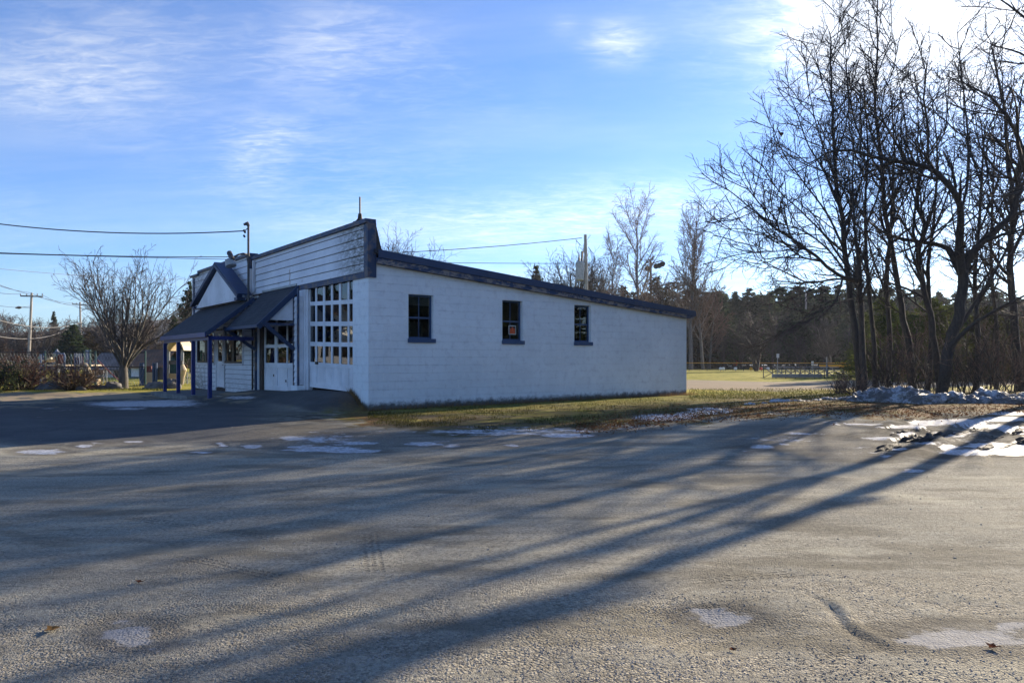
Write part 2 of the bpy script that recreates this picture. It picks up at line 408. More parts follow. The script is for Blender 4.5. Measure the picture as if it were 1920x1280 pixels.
M['stone'] = simple('grey_stone', (.16, .15, .14), (.08, .075, .07), 3, .9, .6)
M['pebble'] = foliage('gravel_pebbles', (.55, .52, .46), (.24, .225, .20), 0)
M['plastic_beige'] = simple('beige_plastic', (.46, .36, .23), (.40, .31, .20), 2, .5, .05)
M['plastic_maroon'] = simple('maroon_plastic', (.16, .035, .03), (.12, .03, .03), 2, .5, .05)
M['plastic_blue'] = simple('blue_plastic', (.03, .07, .16), (.02, .05, .12), 2, .5, .05)
M['post_green'] = simple('dark_green_steel', (.012, .05, .055), (.02, .07, .075), 4, .45, .05, .2)
M['fence_black'] = simple('black_fence_pipe', (.012, .014, .016), (.02, .022, .025), 4, .5, .05, .2)
M['orange'] = simple('orange_plastic', (.75, .12, .03), (.6, .09, .02), 3, .6, .05)
M['red'] = simple('red_paint', (.65, .05, .03), (.5, .04, .03), 3, .6, .05)
M['yellow'] = simple('yellow_fence_cap', (.72, .34, .02), (.6, .28, .02), 3, .6, .05)
M['signwhite'] = simple('sign_white', (.72, .72, .70), (.6, .6, .58), 3, .6, .05)
M['alu'] = simple('bleacher_aluminium', (.34, .35, .37), (.26, .27, .29), 4, .45, .05, .4)
M['roofbrown'] = simple('brown_shed_roof', (.20, .095, .050), (.10, .060, .040), 1.6, .8, .3)
M['roofgrey'] = simple('grey_shed_roof', (.10, .10, .11), (.05, .05, .055), 1.2, .8, .3)
M['housewhite'] = simple('white_house_paint', (.75, .75, .73), (.66, .66, .64), 1, .6, .1)
M['carpaint'] = simple('white_car_paint', (.78, .78, .77), (.74, .74, .73), 1, .2, 0)
M['rubber'] = simple('tyre_rubber', (.015, .015, .015), (.03, .03, .03), 6, .8, .2)
M['black'] = simple('black_paint', (.012, .012, .012), (.02, .02, .02), 3, .6, .05)

# ------------------------------------------------------------ ground
def uv_of(x, y, z):
    yy = np.where(y > .4, y, .4); return CX + F * x / yy, HY + F * (EYE - z) / yy
VB_U = [-900, 0, 300, 470, 560, 640, 700, 780, 900, 1000, 1200, 1300, 1450, 1600, 1750, 1920, 2400]
VB_V = [752, 752, 742, 746, 756, 776, 796, 806, 812, 812, 797, 786, 776, 776, 779, 768, 756]
def region(u, v, y, lx, ly):
    vb = np.interp(u, VB_U, VB_V)
    r = np.zeros(u.shape, int)                                         # 0 parking lot
    beyond = (v < vb) & (y > 0)
    r[beyond] = 1                                                      # grass verge
    left = (u < 480) & beyond
    r[left & (v >= 735)] = 2                                           # dirt road left
    r[left & (v < 735)] = 3                                            # playground lawn
    right = (u > 1180) & beyond & (y > 17)
    vr = np.interp(u, [1180, 1290, 1450, 1600, 1900], [729, 729, 733, 730, 722])
    r[right & (v < vr)] = 4                                            # dirt track
    r[right & (v < vr - 17)] = 5                                       # sports field
    r[beyond & (u > 480) & (u <= 1180) & (v < 740)] = 5
    r[beyond & (v < 692) & (y > 0) & (u > 480)] = 6                    # forest floor
    apr = (lx < .5) & (lx > -(1.35 + .9 * np.clip((ly - 2) / 4, 0, 1))) & (ly > .25) & (ly < 9.6) & (y > 0)
    r[apr] = 7
    return r
SNOW = [(1800, 822, 190, 36, .52), (1480, 818, 130, 22, .60), (270, 757, 130, 7, .92), (610, 822, 150, 22, .60), (960, 808, 220, 12, .70), (1620, 845, 120, 18, .5), (150, 770, 160, 14, .45), (860, 830, 200, 7, .55), (1180, 802, 90, 7, .6),  # photo position, half size, amount, of every patch of ice and snow
 (77, 847, 48, 5, 1), (104, 843, 20, 3, .7), (159, 836, 25, 3, .9), (178, 830, 35, 2.5, .8), (252, 828, 26, 3, .9), (376, 848, 30, 3, .7), (412, 831, 14, 3, .9), (420, 836, 9, 2, .9),
 (474, 837, 22, 4, 1), (544, 820, 26, 5, .8), (594, 824, 20, 6, .9), (560, 838, 40, 4, .8), (610, 842, 85, 5, 1.1), (650, 846, 60, 3, 1.1), (670, 831, 45, 3, .9), (600, 815, 30, 3, .7), (700, 808, 60, 3, .6), (640, 812, 40, 3, .6), (700, 845, 30, 2, .8),
 (795, 832, 45, 4, .9), (850, 836, 25, 3, .9), (790, 834, 70, 3, .6), (905, 815, 40, 3, .6), (960, 835, 18, 3, .9), (1060, 816, 60, 5, .9), (1090, 808, 40, 4, .7), (730, 793, 30, 5, .5), (640, 768, 25, 5, .5), (590, 748, 20, 5, .4), (600, 765, 30, 6, .6),
 (1150, 798, 40, 3, .7), (1240, 782, 55, 6, 1.3), (1290, 776, 30, 5, 1), (1330, 770, 40, 6, 1.3), (1430, 838, 30, 4, .9), (1395, 846, 20, 3, .6), (1500, 812, 50, 2.5, .8), (1560, 791, 45, 2, .6), (1615, 795, 60, 2.5, .8),
 (1470, 833, 16, 2, .8), (1660, 822, 55, 3.5, .9), (1690, 800, 60, 3, 1), (1660, 855, 16, 10, .7), (1740, 793, 45, 5, 1.1), (1800, 790, 70, 5, 1.1), (1880, 786, 60, 5, 1), (1790, 815, 60, 4, .8), (1850, 800, 80, 5, 1), (1900, 845, 55, 8, 1.3), (1860, 835, 60, 5, 1), (1950, 830, 50, 12, 1.2),
 (1820, 848, 60, 6, 1.1), (1900, 775, 60, 4, .9), (1710, 882, 30, 4, 1), (1830, 890, 35, 3, .4), (1700, 812, 30, 4, .8), (1780, 838, 30, 6, .8), (1910, 808, 35, 6, 1.1), (1740, 830, 34, 4, .8), (1680, 840, 25, 5, .9),
 (1345, 1157, 78, 20, 1.0), (1320, 1140, 55, 6, .8), (1800, 1195, 150, 27, .98), (1900, 1172, 60, 12, .95), (245, 1188, 78, 28, .95), (292, 1219, 22, 5, .8), (270, 755, 90, 6, .7), (320, 752, 70, 4, .8), (240, 766, 60, 4, .7), (90, 765, 30, 3, .6), (75, 782, 25, 3, .5), (450, 745, 45, 4, .8), (400, 742, 30, 3, .6),
 (1440, 683, 110, 2.6, 1.2), (1360, 686, 50, 3, .9), (975, 905, 90, 6, .35), (1050, 760, 40, 5, .3), (860, 790, 40, 4, .45), (920, 780, 50, 4, .4), (790, 780, 40, 4, .4), (980, 800, 60, 4, .5),
 (1625, 745, 320, 7, .55), (1800, 748, 200, 6, .5), (60, 740, 70, 3, .4)]
def masks(x, y, z):
    u, v = uv_of(x, y, z); lx, ly = to_local(x, y)
    wob = (fbm(x * 1.3, y * 1.3, 4) - .5)
    vb = np.interp(u, VB_U, VB_V) + wob * 46 + (fbm(x * 5, y * 5, 3) - .5) * 22
    px = np.maximum((v - HY), 1)
    soft = np.maximum(px * .05, 1.5)
    bey = smooth(soft, -soft, v - vb)
    front = (y > .5)
    leftm = smooth(500, 460, u)
    sand = bey * leftm * smooth(733, 738, v + wob * 8)
    grass = bey * (1 - sand)
    # asphalt in front of the facade, plus ramp
    asph = smooth(-80, 120, 560 - u - (v - 760) * 1.0) * smooth(842, 822, v + wob * 14) * (1 - bey) * smooth(1, 3, y)
    apr = smooth(1.5 + .9 * np.clip((ly - 2) / 4, 0, 1), 1.2, -lx) * smooth(.15, .4, ly) * smooth(9.8, 9.4, ly) * smooth(.6, .4, lx)
    grass = grass * (1 - apr)
    vr = np.interp(u, [1180, 1290, 1450, 1600, 1900], [729, 729, 733, 730, 722])
    track = smooth(1180, 1200, u) * smooth(1.5, -1.5, v - vr + wob * 5) * smooth(-1.5, 1.5, v - (vr - 17)) * bey
    sand = np.maximum(sand, track); grass = grass * (1 - track)
    sand = np.maximum(sand, .15 * grass * smooth(730, 722, v) * smooth(690, 696, v))
    litter = bey * smooth(600, 680, u) * (1 - track) * smooth(728, 733, v) * np.clip(
        smooth(38, 10, vb - v) * (.35 + .6 * smooth(1150, 1400, u)) + .6 * smooth(1500, 1650, u) + .55 * smooth(760, 690, u), 0, 1)
    forest = smooth(694, 690, v) * smooth(480, 500, u) * front
    snow = np.zeros_like(u)
    for (cx, cy, a, b, amt) in SNOW:
        q = ((u - cx) / (a * 1.15)) ** 2 + ((v - cy) / (b * 1.2)) ** 2
        snow = np.maximum(snow, amt * np.exp(-q * .9))
    snow = snow * (1 + .22 * smooth(735, 745, v) * smooth(900, 880, v))
    coarse = np.clip(smooth(1040, 1130, v + wob * 160) + .5 * np.exp(-((u - 560) / 200) ** 2 - ((v - 790) / 25) ** 2), 0, 1)
    mudr = smooth(1560, 1700, u) * smooth(870, 850, v + wob * 40) * (1 - bey) * front * .9
    mudr = np.maximum(mudr, 1.0 * np.exp(-((u - 585) / 115) ** 2 - ((v - 783 + (u - 585) * .02) / 15) ** 2))
    mudr = np.maximum(mudr, .85 * bey * smooth(600, 680, u) * smooth(745, 756, v) * (1 - .5 * smooth(1400, 1500, u)) * (1 - .6 * np.exp(-((v - np.interp(u, [708, 1288], [774, 743])) / 7) ** 2)))
    k = front * 1.
    return (np.stack([grass * k, litter * k, snow * k, forest * k], 1), np.stack([sand * k, np.maximum(asph, apr) * k, coarse * k + (1 - k), mudr * k], 1))
TREADS = [(345, 1045, 525, 1086, .09), (655, 1015, 720, 1012, .10), (690, 1000, 700, 1075, .09), (940, 932, 1000, 928, .10), (560, 905, 900, 870, .08), (1180, 905, 1480, 870, .09), (1150, 890, 1440, 858, .09), (240, 970, 520, 1010, .08), (1300, 1090, 1500, 1075, .08), (1280, 850, 1560, 800, .10), (1340, 862, 1600, 812, .10)]
def ground_material():
    m, t, o = mat('ground')
    A = t.new('ShaderNodeAttribute', attribute_name='mask_a'); B = t.new('ShaderNodeAttribute', attribute_name='mask_b')
    a = t.new('ShaderNodeSeparateColor', {0: A.outputs['Color']}); b = t.new('ShaderNodeSeparateColor', {0: B.outputs['Color']})
    grass, litter, snow = a.outputs; forest = A.outputs['Alpha']; sand, asph, coarse = b.outputs; mud = B.outputs['Alpha']
    v = t.coord('Object')
    n1 = t.noise(v, .45, 5, .6); n2 = t.noise(v, 2.6, 6, .65); n3 = t.noise(v, 14, 6, .7); n4 = t.noise(v, 75, 5, .75); n5 = t.noise(v, 260, 3, .7); n6 = t.noise(v, 34, 6, .75)
    drag = t.noise(t.coord('Object', scale=(.35, 3.2, 1), rot=(0, 0, R(8))), 2.2, 7, .7)
    arc = t.noise(t.coord('Object', scale=(.16, 2.4, 1), rot=(0, 0, R(-12))), 1.6, 5, .6)
    # packed gravel lot
    c = t.mix(t.ramp(n1, .35, .65), (.315, .305, .272), (.235, .228, .205))
    c = t.mix(t.math('MULTIPLY', t.ramp(drag, .42, .68), .50), c, (.42, .405, .365))
    c = t.mix(t.math('MULTIPLY', t.ramp(arc, .50, .66), .55), c, (.175, .168, .155))
    c = t.mix(t.math('MULTIPLY', t.ramp(n2, .56, .74), .40), c, (.17, .16, .147))
    c = t.mix(t.math('MULTIPLY', t.ramp(n4, .50, .60), .6), c, (.14, .132, .122))
    c = t.mix(t.math('MULTIPLY', t.ramp(n5, .55, .7), .55), c, (.55, .53, .48))
    c = t.mix(t.math('MULTIPLY', t.ramp(n6, .52, .58), .65), c, (.12, .112, .10)); c = t.mix(t.math('MULTIPLY', t.ramp(n6, .47, .40), .35), c, (.46, .445, .40))
    vo = t.new('ShaderNodeTexVoronoi', {'Vector': v, 'Scale': 62.}); vo2 = t.new('ShaderNodeTexVoronoi', {'Vector': v, 'Scale': 130.})
    vc = t.new('ShaderNodeSeparateColor', {0: vo.outputs['Color']})
    stone = t.mix(vc.outputs[0], (.15, .14, .125), (.46, .43, .38))
    cm = t.math('MULTIPLY', coarse, t.ramp(n2, .38, .56))
    c = t.mix(t.math('MULTIPLY', cm, .8), c, stone)
    # damp dark areas of the lot
    c = t.mix(t.math('MULTIPLY', t.math('MULTIPLY', coarse, t.ramp(n1, .52, .66)), .35), c, (.12, .105, .09))
    dmp = t.math('MULTIPLY', t.ramp(t.noise(t.coord('Object', scale=(.6, 1.5, 1), rot=(0, 0, R(-30))), .9, 6, .65),   .48, .62), .62)
    c = t.mix(dmp, c, (.125, .115, .095))
    pale = t.math('MULTIPLY', t.ramp(t.noise(t.coord('Object', scale=(.5, 1.6, 1), rot=(0, 0, R(12)), loc=(7, 3, 0)), .8, 6, .62), .52, .70), .50)
    c = t.mix(pale, c, (.46, .44, .375))
    c = t.mix(1.0, c, (1.17, 1.13, 1.0), 'MULTIPLY')
    # tyre treads pressed into the packed grit
    tread = None
    for (ux, uy, vx, vy, w) in TREADS:
        ax, ay, _ = G(ux, uy); bx, by, _ = G(vx, vy); L = math.hypot(bx - ax, by - ay); an = math.atan2(by - ay, bx - ax)
        mp = t.new('ShaderNodeMapping', {0: v}, vector_type='TEXTURE'); mp.inputs['Location'].default_value = (ax, ay, 0); mp.inputs['Rotation'].default_value = (0, 0, an)
        sp = t.new('ShaderNodeSeparateXYZ', {0: mp.outputs[0]}); a_, b_ = sp.outputs[0], t.math('ADD', sp.outputs[1], t.math('MULTIPLY', t.math('SUBTRACT', n2, .5), .03))
        box = t.math('MULTIPLY', t.math('MULTIPLY', t.ramp(a_, -.05, .1), t.ramp(a_, L + .05, L - .1)), t.ramp(t.math('ABSOLUTE', b_), w, w * .8))
        wv = t.math('SINE', t.math('MULTIPLY', t.math('ADD', a_, t.math('MULTIPLY', t.math('ABSOLUTE', b_), .6)), 6.283 / .062)); g_ = t.math('SINE', t.math('MULTIPLY', b_, 6.283 / .055))
        k_ = t.math('MULTIPLY', box, t.math('MULTIPLY', t.ramp(t.math('ADD', wv, g_), .1, .8), t.ramp(n3, .38, .55))); tread = k_ if tread is None else t.math('MAXIMUM', tread, k_)
    c = t.mix(t.math('MULTIPLY', tread, .45), c, (.12, .11, .095))
    # asphalt
    ca = t.mix(t.ramp(n2, .3, .7), (.060, .064, .072), (.090, .094, .10)); ca = t.mix(t.math('MULTIPLY', t.ramp(n4, .5, .65), .5), ca, (.15, .15, .15))
    c = t.mix(t.math('MULTIPLY', asph, .88), c, ca)
    # mud
        # sand road
    cs = t.mix(t.ramp(t.noise(t.coord('Object', scale=(.3, 2, 1), rot=(0, 0, R(20))), 1.5, 6, .7), .3, .7), (.42, .33, .22), (.27, .22, .16)); cs = t.mix(t.math('MULTIPLY', t.ramp(n3, .5, .7), .4), cs, (.20, .165, .12))
    c = t.mix(sand, c, cs)
    # grass: green and straw
    cg = t.mix(t.ramp(n2, .38, .62), (.13, .14, .028), (.36, .30, .085)); cg = t.mix(t.math('MULTIPLY', t.ramp(n3, .46, .64), .7), cg, (.040, .040, .018))
    cg = t.mix(t.math('MULTIPLY', t.ramp(n1, .40, .62), .6), cg, (.38, .30, .12))
    far_ = t.ramp(t.new('ShaderNodeSeparateXYZ', {0: v}).outputs[1], 20, 30)
    cg = t.mix(1.0, cg, t.mix(far_, (.92, .95, .66), (1.15, 1.2, .72)), 'MULTIPLY')
    c = t.mix(grass, c, cg)
    rutn = t.noise(t.coord('Object', scale=(.30, 2.2, 1), rot=(0, 0, R(-42))), 1.5, 7, .7)
    c = t.mix(t.math('MULTIPLY', mud, t.ramp(t.math('ADD', t.math('MULTIPLY', rutn, .6), t.math('MULTIPLY', n2, .4)), .42, .54)), c, t.mix(n3, (.040, .034, .027), (.095, .080, .055)))
    # leaf litter
    cl = t.mix(t.ramp(n3, .35, .65), (.21, .105, .042), (.075, .045, .026)); cl = t.mix(t.math('MULTIPLY', t.ramp(n4, .5, .6), .5), cl, (.32, .20, .09))
    c = t.mix(t.math('MULTIPLY', litter, t.ramp(n2, .30, .52)), c, cl)
    cf = t.mix(t.ramp(n2, .3, .7), (.030, .022, .014), (.055, .036, .020))
    c = t.mix(forest, c, cf)
    # snow and ice
    sm = t.math('ADD', snow, t.math('MULTIPLY', t.math('SUBTRACT', t.math('ADD', t.math('MULTIPLY', rutn, .5), t.math('MULTIPLY', t.noise(t.coord('Object', scale=(1, 1.6, 1), rot=(0, 0, R(-42))), 4.5, 7, .75), .5)), .5), 2.4))
    sm = t.ramp(sm, .66, .86); sm = t.math('MULTIPLY', sm, t.ramp(snow, .08, .3))
    ci = t.mix(t.ramp(n3, .35, .62), (.60, .61, .63), (.30, .29, .275)); ci = t.mix(t.math('MULTIPLY', coarse, .85), ci, t.mix(n6, (.20, .19, .175), (.33, .32, .30)))
    wet = t.math('MULTIPLY', t.ramp(snow, .12, .45), .45)
    c = t.mix(wet, c, (.085, .075, .065))
    c = t.mix(sm, c, ci)
    rough = t.math('MULTIPLY_ADD', sm, t.math('MULTIPLY_ADD', coarse, .30, -.36), .90)
    g1 = t.math('MULTIPLY', vo.outputs['Distance'], t.math('MULTIPLY', cm, -1.1))
    h = t.math('ADD', t.math('ADD', t.math('MULTIPLY', n4, .55), t.math('MULTIPLY', n3, .8)), t.math('ADD', g1, t.math('MULTIPLY', vo2.outputs['Distance'], -.30)))
    h = t.math('ADD', h, t.math('MULTIPLY', drag, .5))
    h = t.math('SUBTRACT', h, t.math('MULTIPLY', tread, .7))
    h = t.math('MULTIPLY', h, t.ramp(sm, 0, 1, 1, .25))
    h = t.math('ADD', h, t.math('MULTIPLY', sm, .25))
    principled(t, o, Base_Color=c, Roughness=rough, Specular_IOR_Level=t.math('MULTIPLY_ADD', t.math('MULTIPLY', sm, t.math('SUBTRACT', 1.0, coarse)), .12, .06), Normal=bump(t, h, 1.0, .02))
    return m
M['ground'] = ground_material()
def make_ground():
    r = [0.9]
    while r[-1] < 1500: r.append(r[-1] * (1.0125 if r[-1] < 60 else 1.05))
    r = np.array(r)
    th = np.concatenate([np.arange(-52, 52, .22), np.arange(52, 308, 4.)])
    th = np.radians(th); nr, nt = len(r), len(th)
    X = np.outer(r, np.sin(th)); Y = np.outer(r, np.cos(th)); Z = H(X, Y)
    V = np.stack([X, Y, Z], 2).reshape(-1, 3)
    i = np.arange(nr - 1)[:, None]; j = np.arange(nt)[None, :]; j2 = (j + 1) % nt
    Q = np.stack([i * nt + j + 0 * j2, i * nt + j2 + 0 * j, (i + 1) * nt + j2, (i + 1) * nt + j], 2).reshape(-1, 4)[:, ::-1]
    fan = None
    ma, mb = masks(V[:, 0], V[:, 1], V[:, 2])
    cen = V[Q].mean(1); u, v = uv_of(cen[:, 0], cen[:, 1], cen[:, 2]); lx, ly = to_local(cen[:, 0], cen[:, 1])
    reg = region(u, v, cen[:, 1], lx, ly)
    names = ['parking_lot', 'grass_verge', 'dirt_road', 'playground_lawn', 'dirt_track', 'sports_field', 'forest_floor', 'driveway_apron']
    labels = ['packed grey gravel parking lot with tyre marks and icy patches', 'mossy grass verge with fallen leaves along the garage wall', 'sandy dirt road beyond the shaded asphalt',
              'strip of lawn in front of the playground', 'pale dirt track behind the garage', 'yellowed grass sports field beyond the garage', 'dark leaf covered ground under the far trees', 'dark asphalt ramp up to the garage doors']
    for k, nm in enumerate(names):
        q = Q[reg == k]
        if not len(q): continue
        ids, inv = np.unique(q, return_inverse=True)
        ob = mesh_np(nm, V[ids], inv.reshape(q.shape), M['ground'], smoothf=True)
        for an, arr in (('mask_a', ma), ('mask_b', mb)):
            at = ob.data.color_attributes.new(an, 'FLOAT_COLOR', 'POINT'); at.data.foreach_set('color', np.ascontiguousarray(arr[ids], np.float32).ravel())
        tag(ob, labels[k], None, None, 'structure')
    c = MB(); n = 48                                              # close the hole under the camera
    vs = [(0.93 * math.sin(2 * math.pi * a / n), .93 * math.cos(2 * math.pi * a / n), -.03) for a in range(n)] + [(0, 0, -.03)]
    c.add(vs, [(a, (a + 1) % n, n) for a in range(n)]); ob = c.build('ground', simple('gravel_plain', (.19, .185, .17), (.12, .115, .11), 30)); tag(ob, 'patch of grey gravel lot below the camera', None, None, 'structure')
make_ground()

# ------------------------------------------------------------ the garage
BZ = .25
GAR = thing('garage_building', 'white painted block garage with blue trim, stepped parapet, porch and two garage doors', 'building', (C0[0], C0[1], BZ), BA)
def fr(px, py, d=0.):
    """photo position on the plane d metres out of the facade -> local y, world z"""
    k = (px - CX) / F; Z = (-d + C0[0] * UX[0] + C0[1] * UX[1]) / (k * UX[0] + UX[1])
    return (k * Z - C0[0]) * VY[0] + (Z - C0[1]) * VY[1], EYE + (HY - py) * Z / F
def fy(px, d=0.): return fr(px, HY, d)[0]
def gb(mb, name, m, parent=None, **kw): return mb.shift(0, 0, -BZ).build(name, m, parent or GAR, **kw)
def lab(o, s): o['label'] = s; return o
DEP, WID = 12.23, 15.1
def sz(x): return 3.84 - (3.84 - 2.90) * (x - .2) / 12.03         # wall top
def wall(mb, a0, a1, z0, ztop, holes, mp, T=.2):
    """wall with openings; mp(a, t, z) -> xyz; ztop is a function of a"""
    xs = sorted({a0, a1} | {h[0] for h in holes} | {h[1] for h in holes}); zs = sorted({z0} | {h[2] for h in holes} | {h[3] for h in holes})
    for i in range(len(xs) - 1):
        for j in range(len(zs)):
            xa, xb = xs[i], xs[i + 1]; za = zs[j]; top = j == len(zs) - 1; zb = None if top else zs[j + 1]
            cx = (xa + xb) / 2; cz = za + 1e-3
            if any(h[0] < cx < h[1] and h[2] <= cz < h[3] for h in holes): continue
            ta, tb = (ztop(xa), ztop(xb)) if top else (zb, zb)
            for t in (0, T): mb.add([mp(xa, t, za), mp(xb, t, za), mp(xb, t, tb), mp(xa, t, ta)], [(0, 1, 2, 3)])
    for h in holes:
        xa, xb, za, zb = h
        for p, q in (((xa, za), (xb, za)), ((xb, za), (xb, zb)), ((xb, zb), (xa, zb)), ((xa, zb), (xa, za))):
            mb.add([mp(p[0], 0, p[1]), mp(q[0], 0, q[1]), mp(q[0], T, q[1]), mp(p[0], T, p[1])], [(0, 1, 2, 3)])
    mb.add([mp(a0, 0, ztop(a0)), mp(a1, 0, ztop(a1)), mp(a1, T, ztop(a1)), mp(a0, T, ztop(a0))], [(0, 1, 2, 3)])
    for a in (a0, a1): mb.add([mp(a, 0, z0), mp(a, T, z0), mp(a, T, ztop(a)), mp(a, 0, ztop(a))], [(0, 1, 2, 3)])
SW = [(1.115, 1.86, 2.02, 3.155), (4.12, 4.85, 2.02, 3.155), (6.87, 7.575, 2.02, 3.15)]
mb = MB(); wall(mb, 0, DEP, -.1, sz, SW, lambda a, t, z: (a, t, z)); gb(mb, 'side_wall', M['block'])
mb = MB(); wall(mb, .2, .85, -.1, lambda a: 3.5, [], lambda a, t, z: (.0 + t, a, z), .22); gb(mb, 'front_pier', M['block'])
mb = MB(); wall(mb, .2, WID - .2, -.1, lambda a: 2.9, [(2, 3.2, 1.2, 2.3), (5, 6.2, 1.2, 2.3), (8.4, 10, 1.0, 2.4)], lambda a, t, z: (DEP - t, a, z)); gb(mb, 'rear_wall', M['block'])
mb = MB(); wall(mb, .2, DEP, -.1, sz, [], lambda a, t, z: (a, WID - .2 + t, z)); gb(mb, 'far_side_wall', M['block'])
mb = MB().box(.25, DEP - .2, .2, WID - .2, .35, .52); gb(mb, 'floor', M['concrete'])
# interior lining so that the rooms read dark through the panes
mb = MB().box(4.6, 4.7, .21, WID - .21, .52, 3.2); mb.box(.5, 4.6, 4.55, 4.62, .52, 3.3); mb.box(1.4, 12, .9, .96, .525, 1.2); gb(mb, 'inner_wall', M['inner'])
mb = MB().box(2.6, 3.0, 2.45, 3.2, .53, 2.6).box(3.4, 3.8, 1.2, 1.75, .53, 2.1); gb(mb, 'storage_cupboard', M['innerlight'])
# roof deck
mb = MB(); ov = .33
x0, x1 = .12, DEP + .28; zt = lambda x: 4.19 - (4.19 - 3.19) * (x - .2) / 12.3
mb.prism([(x0, zt(x0) - .10), (x1, zt(x1) - .10), (x1, zt(x1)), (x0, zt(x0))], 'y', -.14, WID + .14); gb(mb, 'roof', M['roofmetal'])
mb = MB(); mb.prism([(.19, zt(.19) - .20), (x1 + .02, zt(x1) - .20), (x1 + .02, zt(x1) - .012), (.19, zt(.19) - .012)], 'y', -.175, -.143)
mb.box(x1 + .002, x1 + .03, -.14, WID + .14, zt(x1) - .2, zt(x1) - .012); lab(gb(mb, 'fascia_board', M['bluetrim']), 'upper blue drip board along the roof edge')
mb = MB(); mb.prism([(.19, sz(.19) + .0), (x1 - .16, sz(x1 - .16) + .0), (x1 - .0, zt(x1) - .203), (.19, zt(.19) - .203)], 'y', -.145, -.05); lab(gb(mb, 'fascia_board', M['peel']), 'lower fascia board with peeling paint')

# side windows
def side_window(x0, x1, z0, z1, k):
    f = MB(); y0, y1 = .10, .15
    f.box(x0, x0 + .045, y0, y1, z0, z1); f.box(x1 - .045, x1, y0, y1, z0, z1); f.box(x0 + .045, x1 - .045, y0, y1, z1 - .045, z1); f.box(x0 + .045, x1 - .045, y0, y1, z0, z0 + .05)
    w = gb(f, 'window', M['sill'])
    s = MB(); mid = (z0 + z1) / 2 - .02; cx = (x0 + x1) / 2
    s.box(x0 + .045, x1 - .045, y0 + .012, y1 - .012, mid - .022, mid + .022)
    s.box(cx - .011, cx + .011, y0 + .018, y1 - .018, z0 + .05, mid - .022); s.box(cx - .011, cx + .011, y0 + .018, y1 - .018, mid + .022, z1 - .045)
    gb(s, 'sash', M['sill'], w)
    gb(MB().box(x0 - .02, x1 + .05, -.045, .098, z0 - .10, z0 + .004), 'sill', M['sill'], w)
    gb(MB().box(x0 + .04, x1 - .04, .122, .126, z0 + .045, z1 - .04), 'pane', M['glass'], w)
    if k == 0: gb(MB().box(x0 + .05, x1 - .05,   .130, .134, z1 - .27, z1 - .05), 'blind', M['cream'], w)
    if k == 2:
        gb(MB().box(x0 + .05, x1 - .05, .134, .138, mid + .06, z1 - .05).box(x0 + .05, x0 + .36, .134, .138, z0 + .05, mid - .05), 'blind', M['innerlight'], w)
        gb(MB().prism([(x0 + .04, mid + .42), (x0 + .2, mid + .26), (x0 + .04, mid + .2)], 'y', .128, .132), 'torn_patch', M['black'], w)
    if k == 1: gb(MB().bar((x0 + .08, .5, z0 + .95), (x0 + .22, .5, z0 + .55), .05, .02), 'leaning_board', M['plastic_maroon'], w)
    return w
WIN = [side_window(*s, k) for k, s in enumerate(SW)]
for w, s in zip(WIN, ('nearest side window with a short blind', 'middle side window with the sign', 'farthest side window with pale panels inside')): w['label'] = s
# orange notice behind the middle window (lettering too small to read in the photograph)
sg = thing('window_sign', 'small orange and black notice with white border in the middle side window', 'sign', to_world(4.56, .11, 2.22), BA)
MB().box(-.13, .13, -.004, .0, -.02, .235).build('border', M['signwhite'], sg)
MB().box(-.112, .112, -.0075, -.0045, -.003, .218).build('panel', M['black'], sg)
MB().box(-.09, .09, -.010, -.008, .01, .055).box(-.09, -.03, -.010, -.008, .065, .11).box(-.022, .022, -.010, -.008, .065, .195).box(.03, .09, -.010, -.008, .065, .11).box(-.09, -.035, -.010, -.008, .12, .15).box(.035, .09, -.010, -.008, .12, .15).build('lettering', M['orange'], sg)

# facade band, right parapet
DL = .12; YL = fy(480, DL); YE = fy(364.5, DL); YP = fy(468.6, DL); ZP = fr(468.6, 474.5, DL)[1]; YS = fy(373.5, DL); YT = fy(359.5, DL); ZT = fr(359.5, 517.5, DL)[1]
mb = MB().box(-.035, .1, .19, 4.42, 3.50, 3.64); lab(gb(mb, 'header_board', M['blue']), 'worn blue header above the large door')
PT = 4.93
def siding(mb, y0, y1, z0, z1, d, exp=.215, gap=None):
    z = z0; k = 0
    while z < z1 - .01:
        zt_ = min(z + exp, z1)
        # lapped board: bottom edge proud of the top edge
        prof = [(-d, z + .014), (-d - .030, z + .016), (-d - .008, zt_), (-d, zt_)]
        if gap and gap[0] < k < gap[1] and gap[2]:
            mb.prism(prof, 'y', y0, gap[2]); mb.prism(prof, 'y', gap[3], y1)
        else: mb.prism(prof, 'y', y0, y1)
        z = zt_; k += 1
mb = MB(); siding(mb, .17, YP - .03, 3.64, PT - .1, .0, .213); gb(MB().box(.001, .06, .0, YP - .02, 3.5, PT - .1), 'lap_shade_backing', M['brownwood']); lab(gb(mb, 'parapet', M['siding']), 'white sided parapet above the large garage door, mouldy at its near end')  # dark backing stands for the lap shadow under each board
mb = MB().box(-.10, .19, -.03, YP - .055, PT - .1, PT); gb(mb, 'parapet_cap', M['blue'])
# corner box at the near end
mb = MB().box(-.045, -.0, .0, .165, 3.50, PT - .1).box(-.045, .19, -.045, -.001, 3.50, PT - .1); gb(mb, 'corner_board', M['blue'])
mb = MB().prism([(.195, 4.78), (.34, 4.21), (.34, 4.12), (.195, 4.12)], 'y', -.03, .03); gb(mb, 'corner_brace', M['blackwood'])
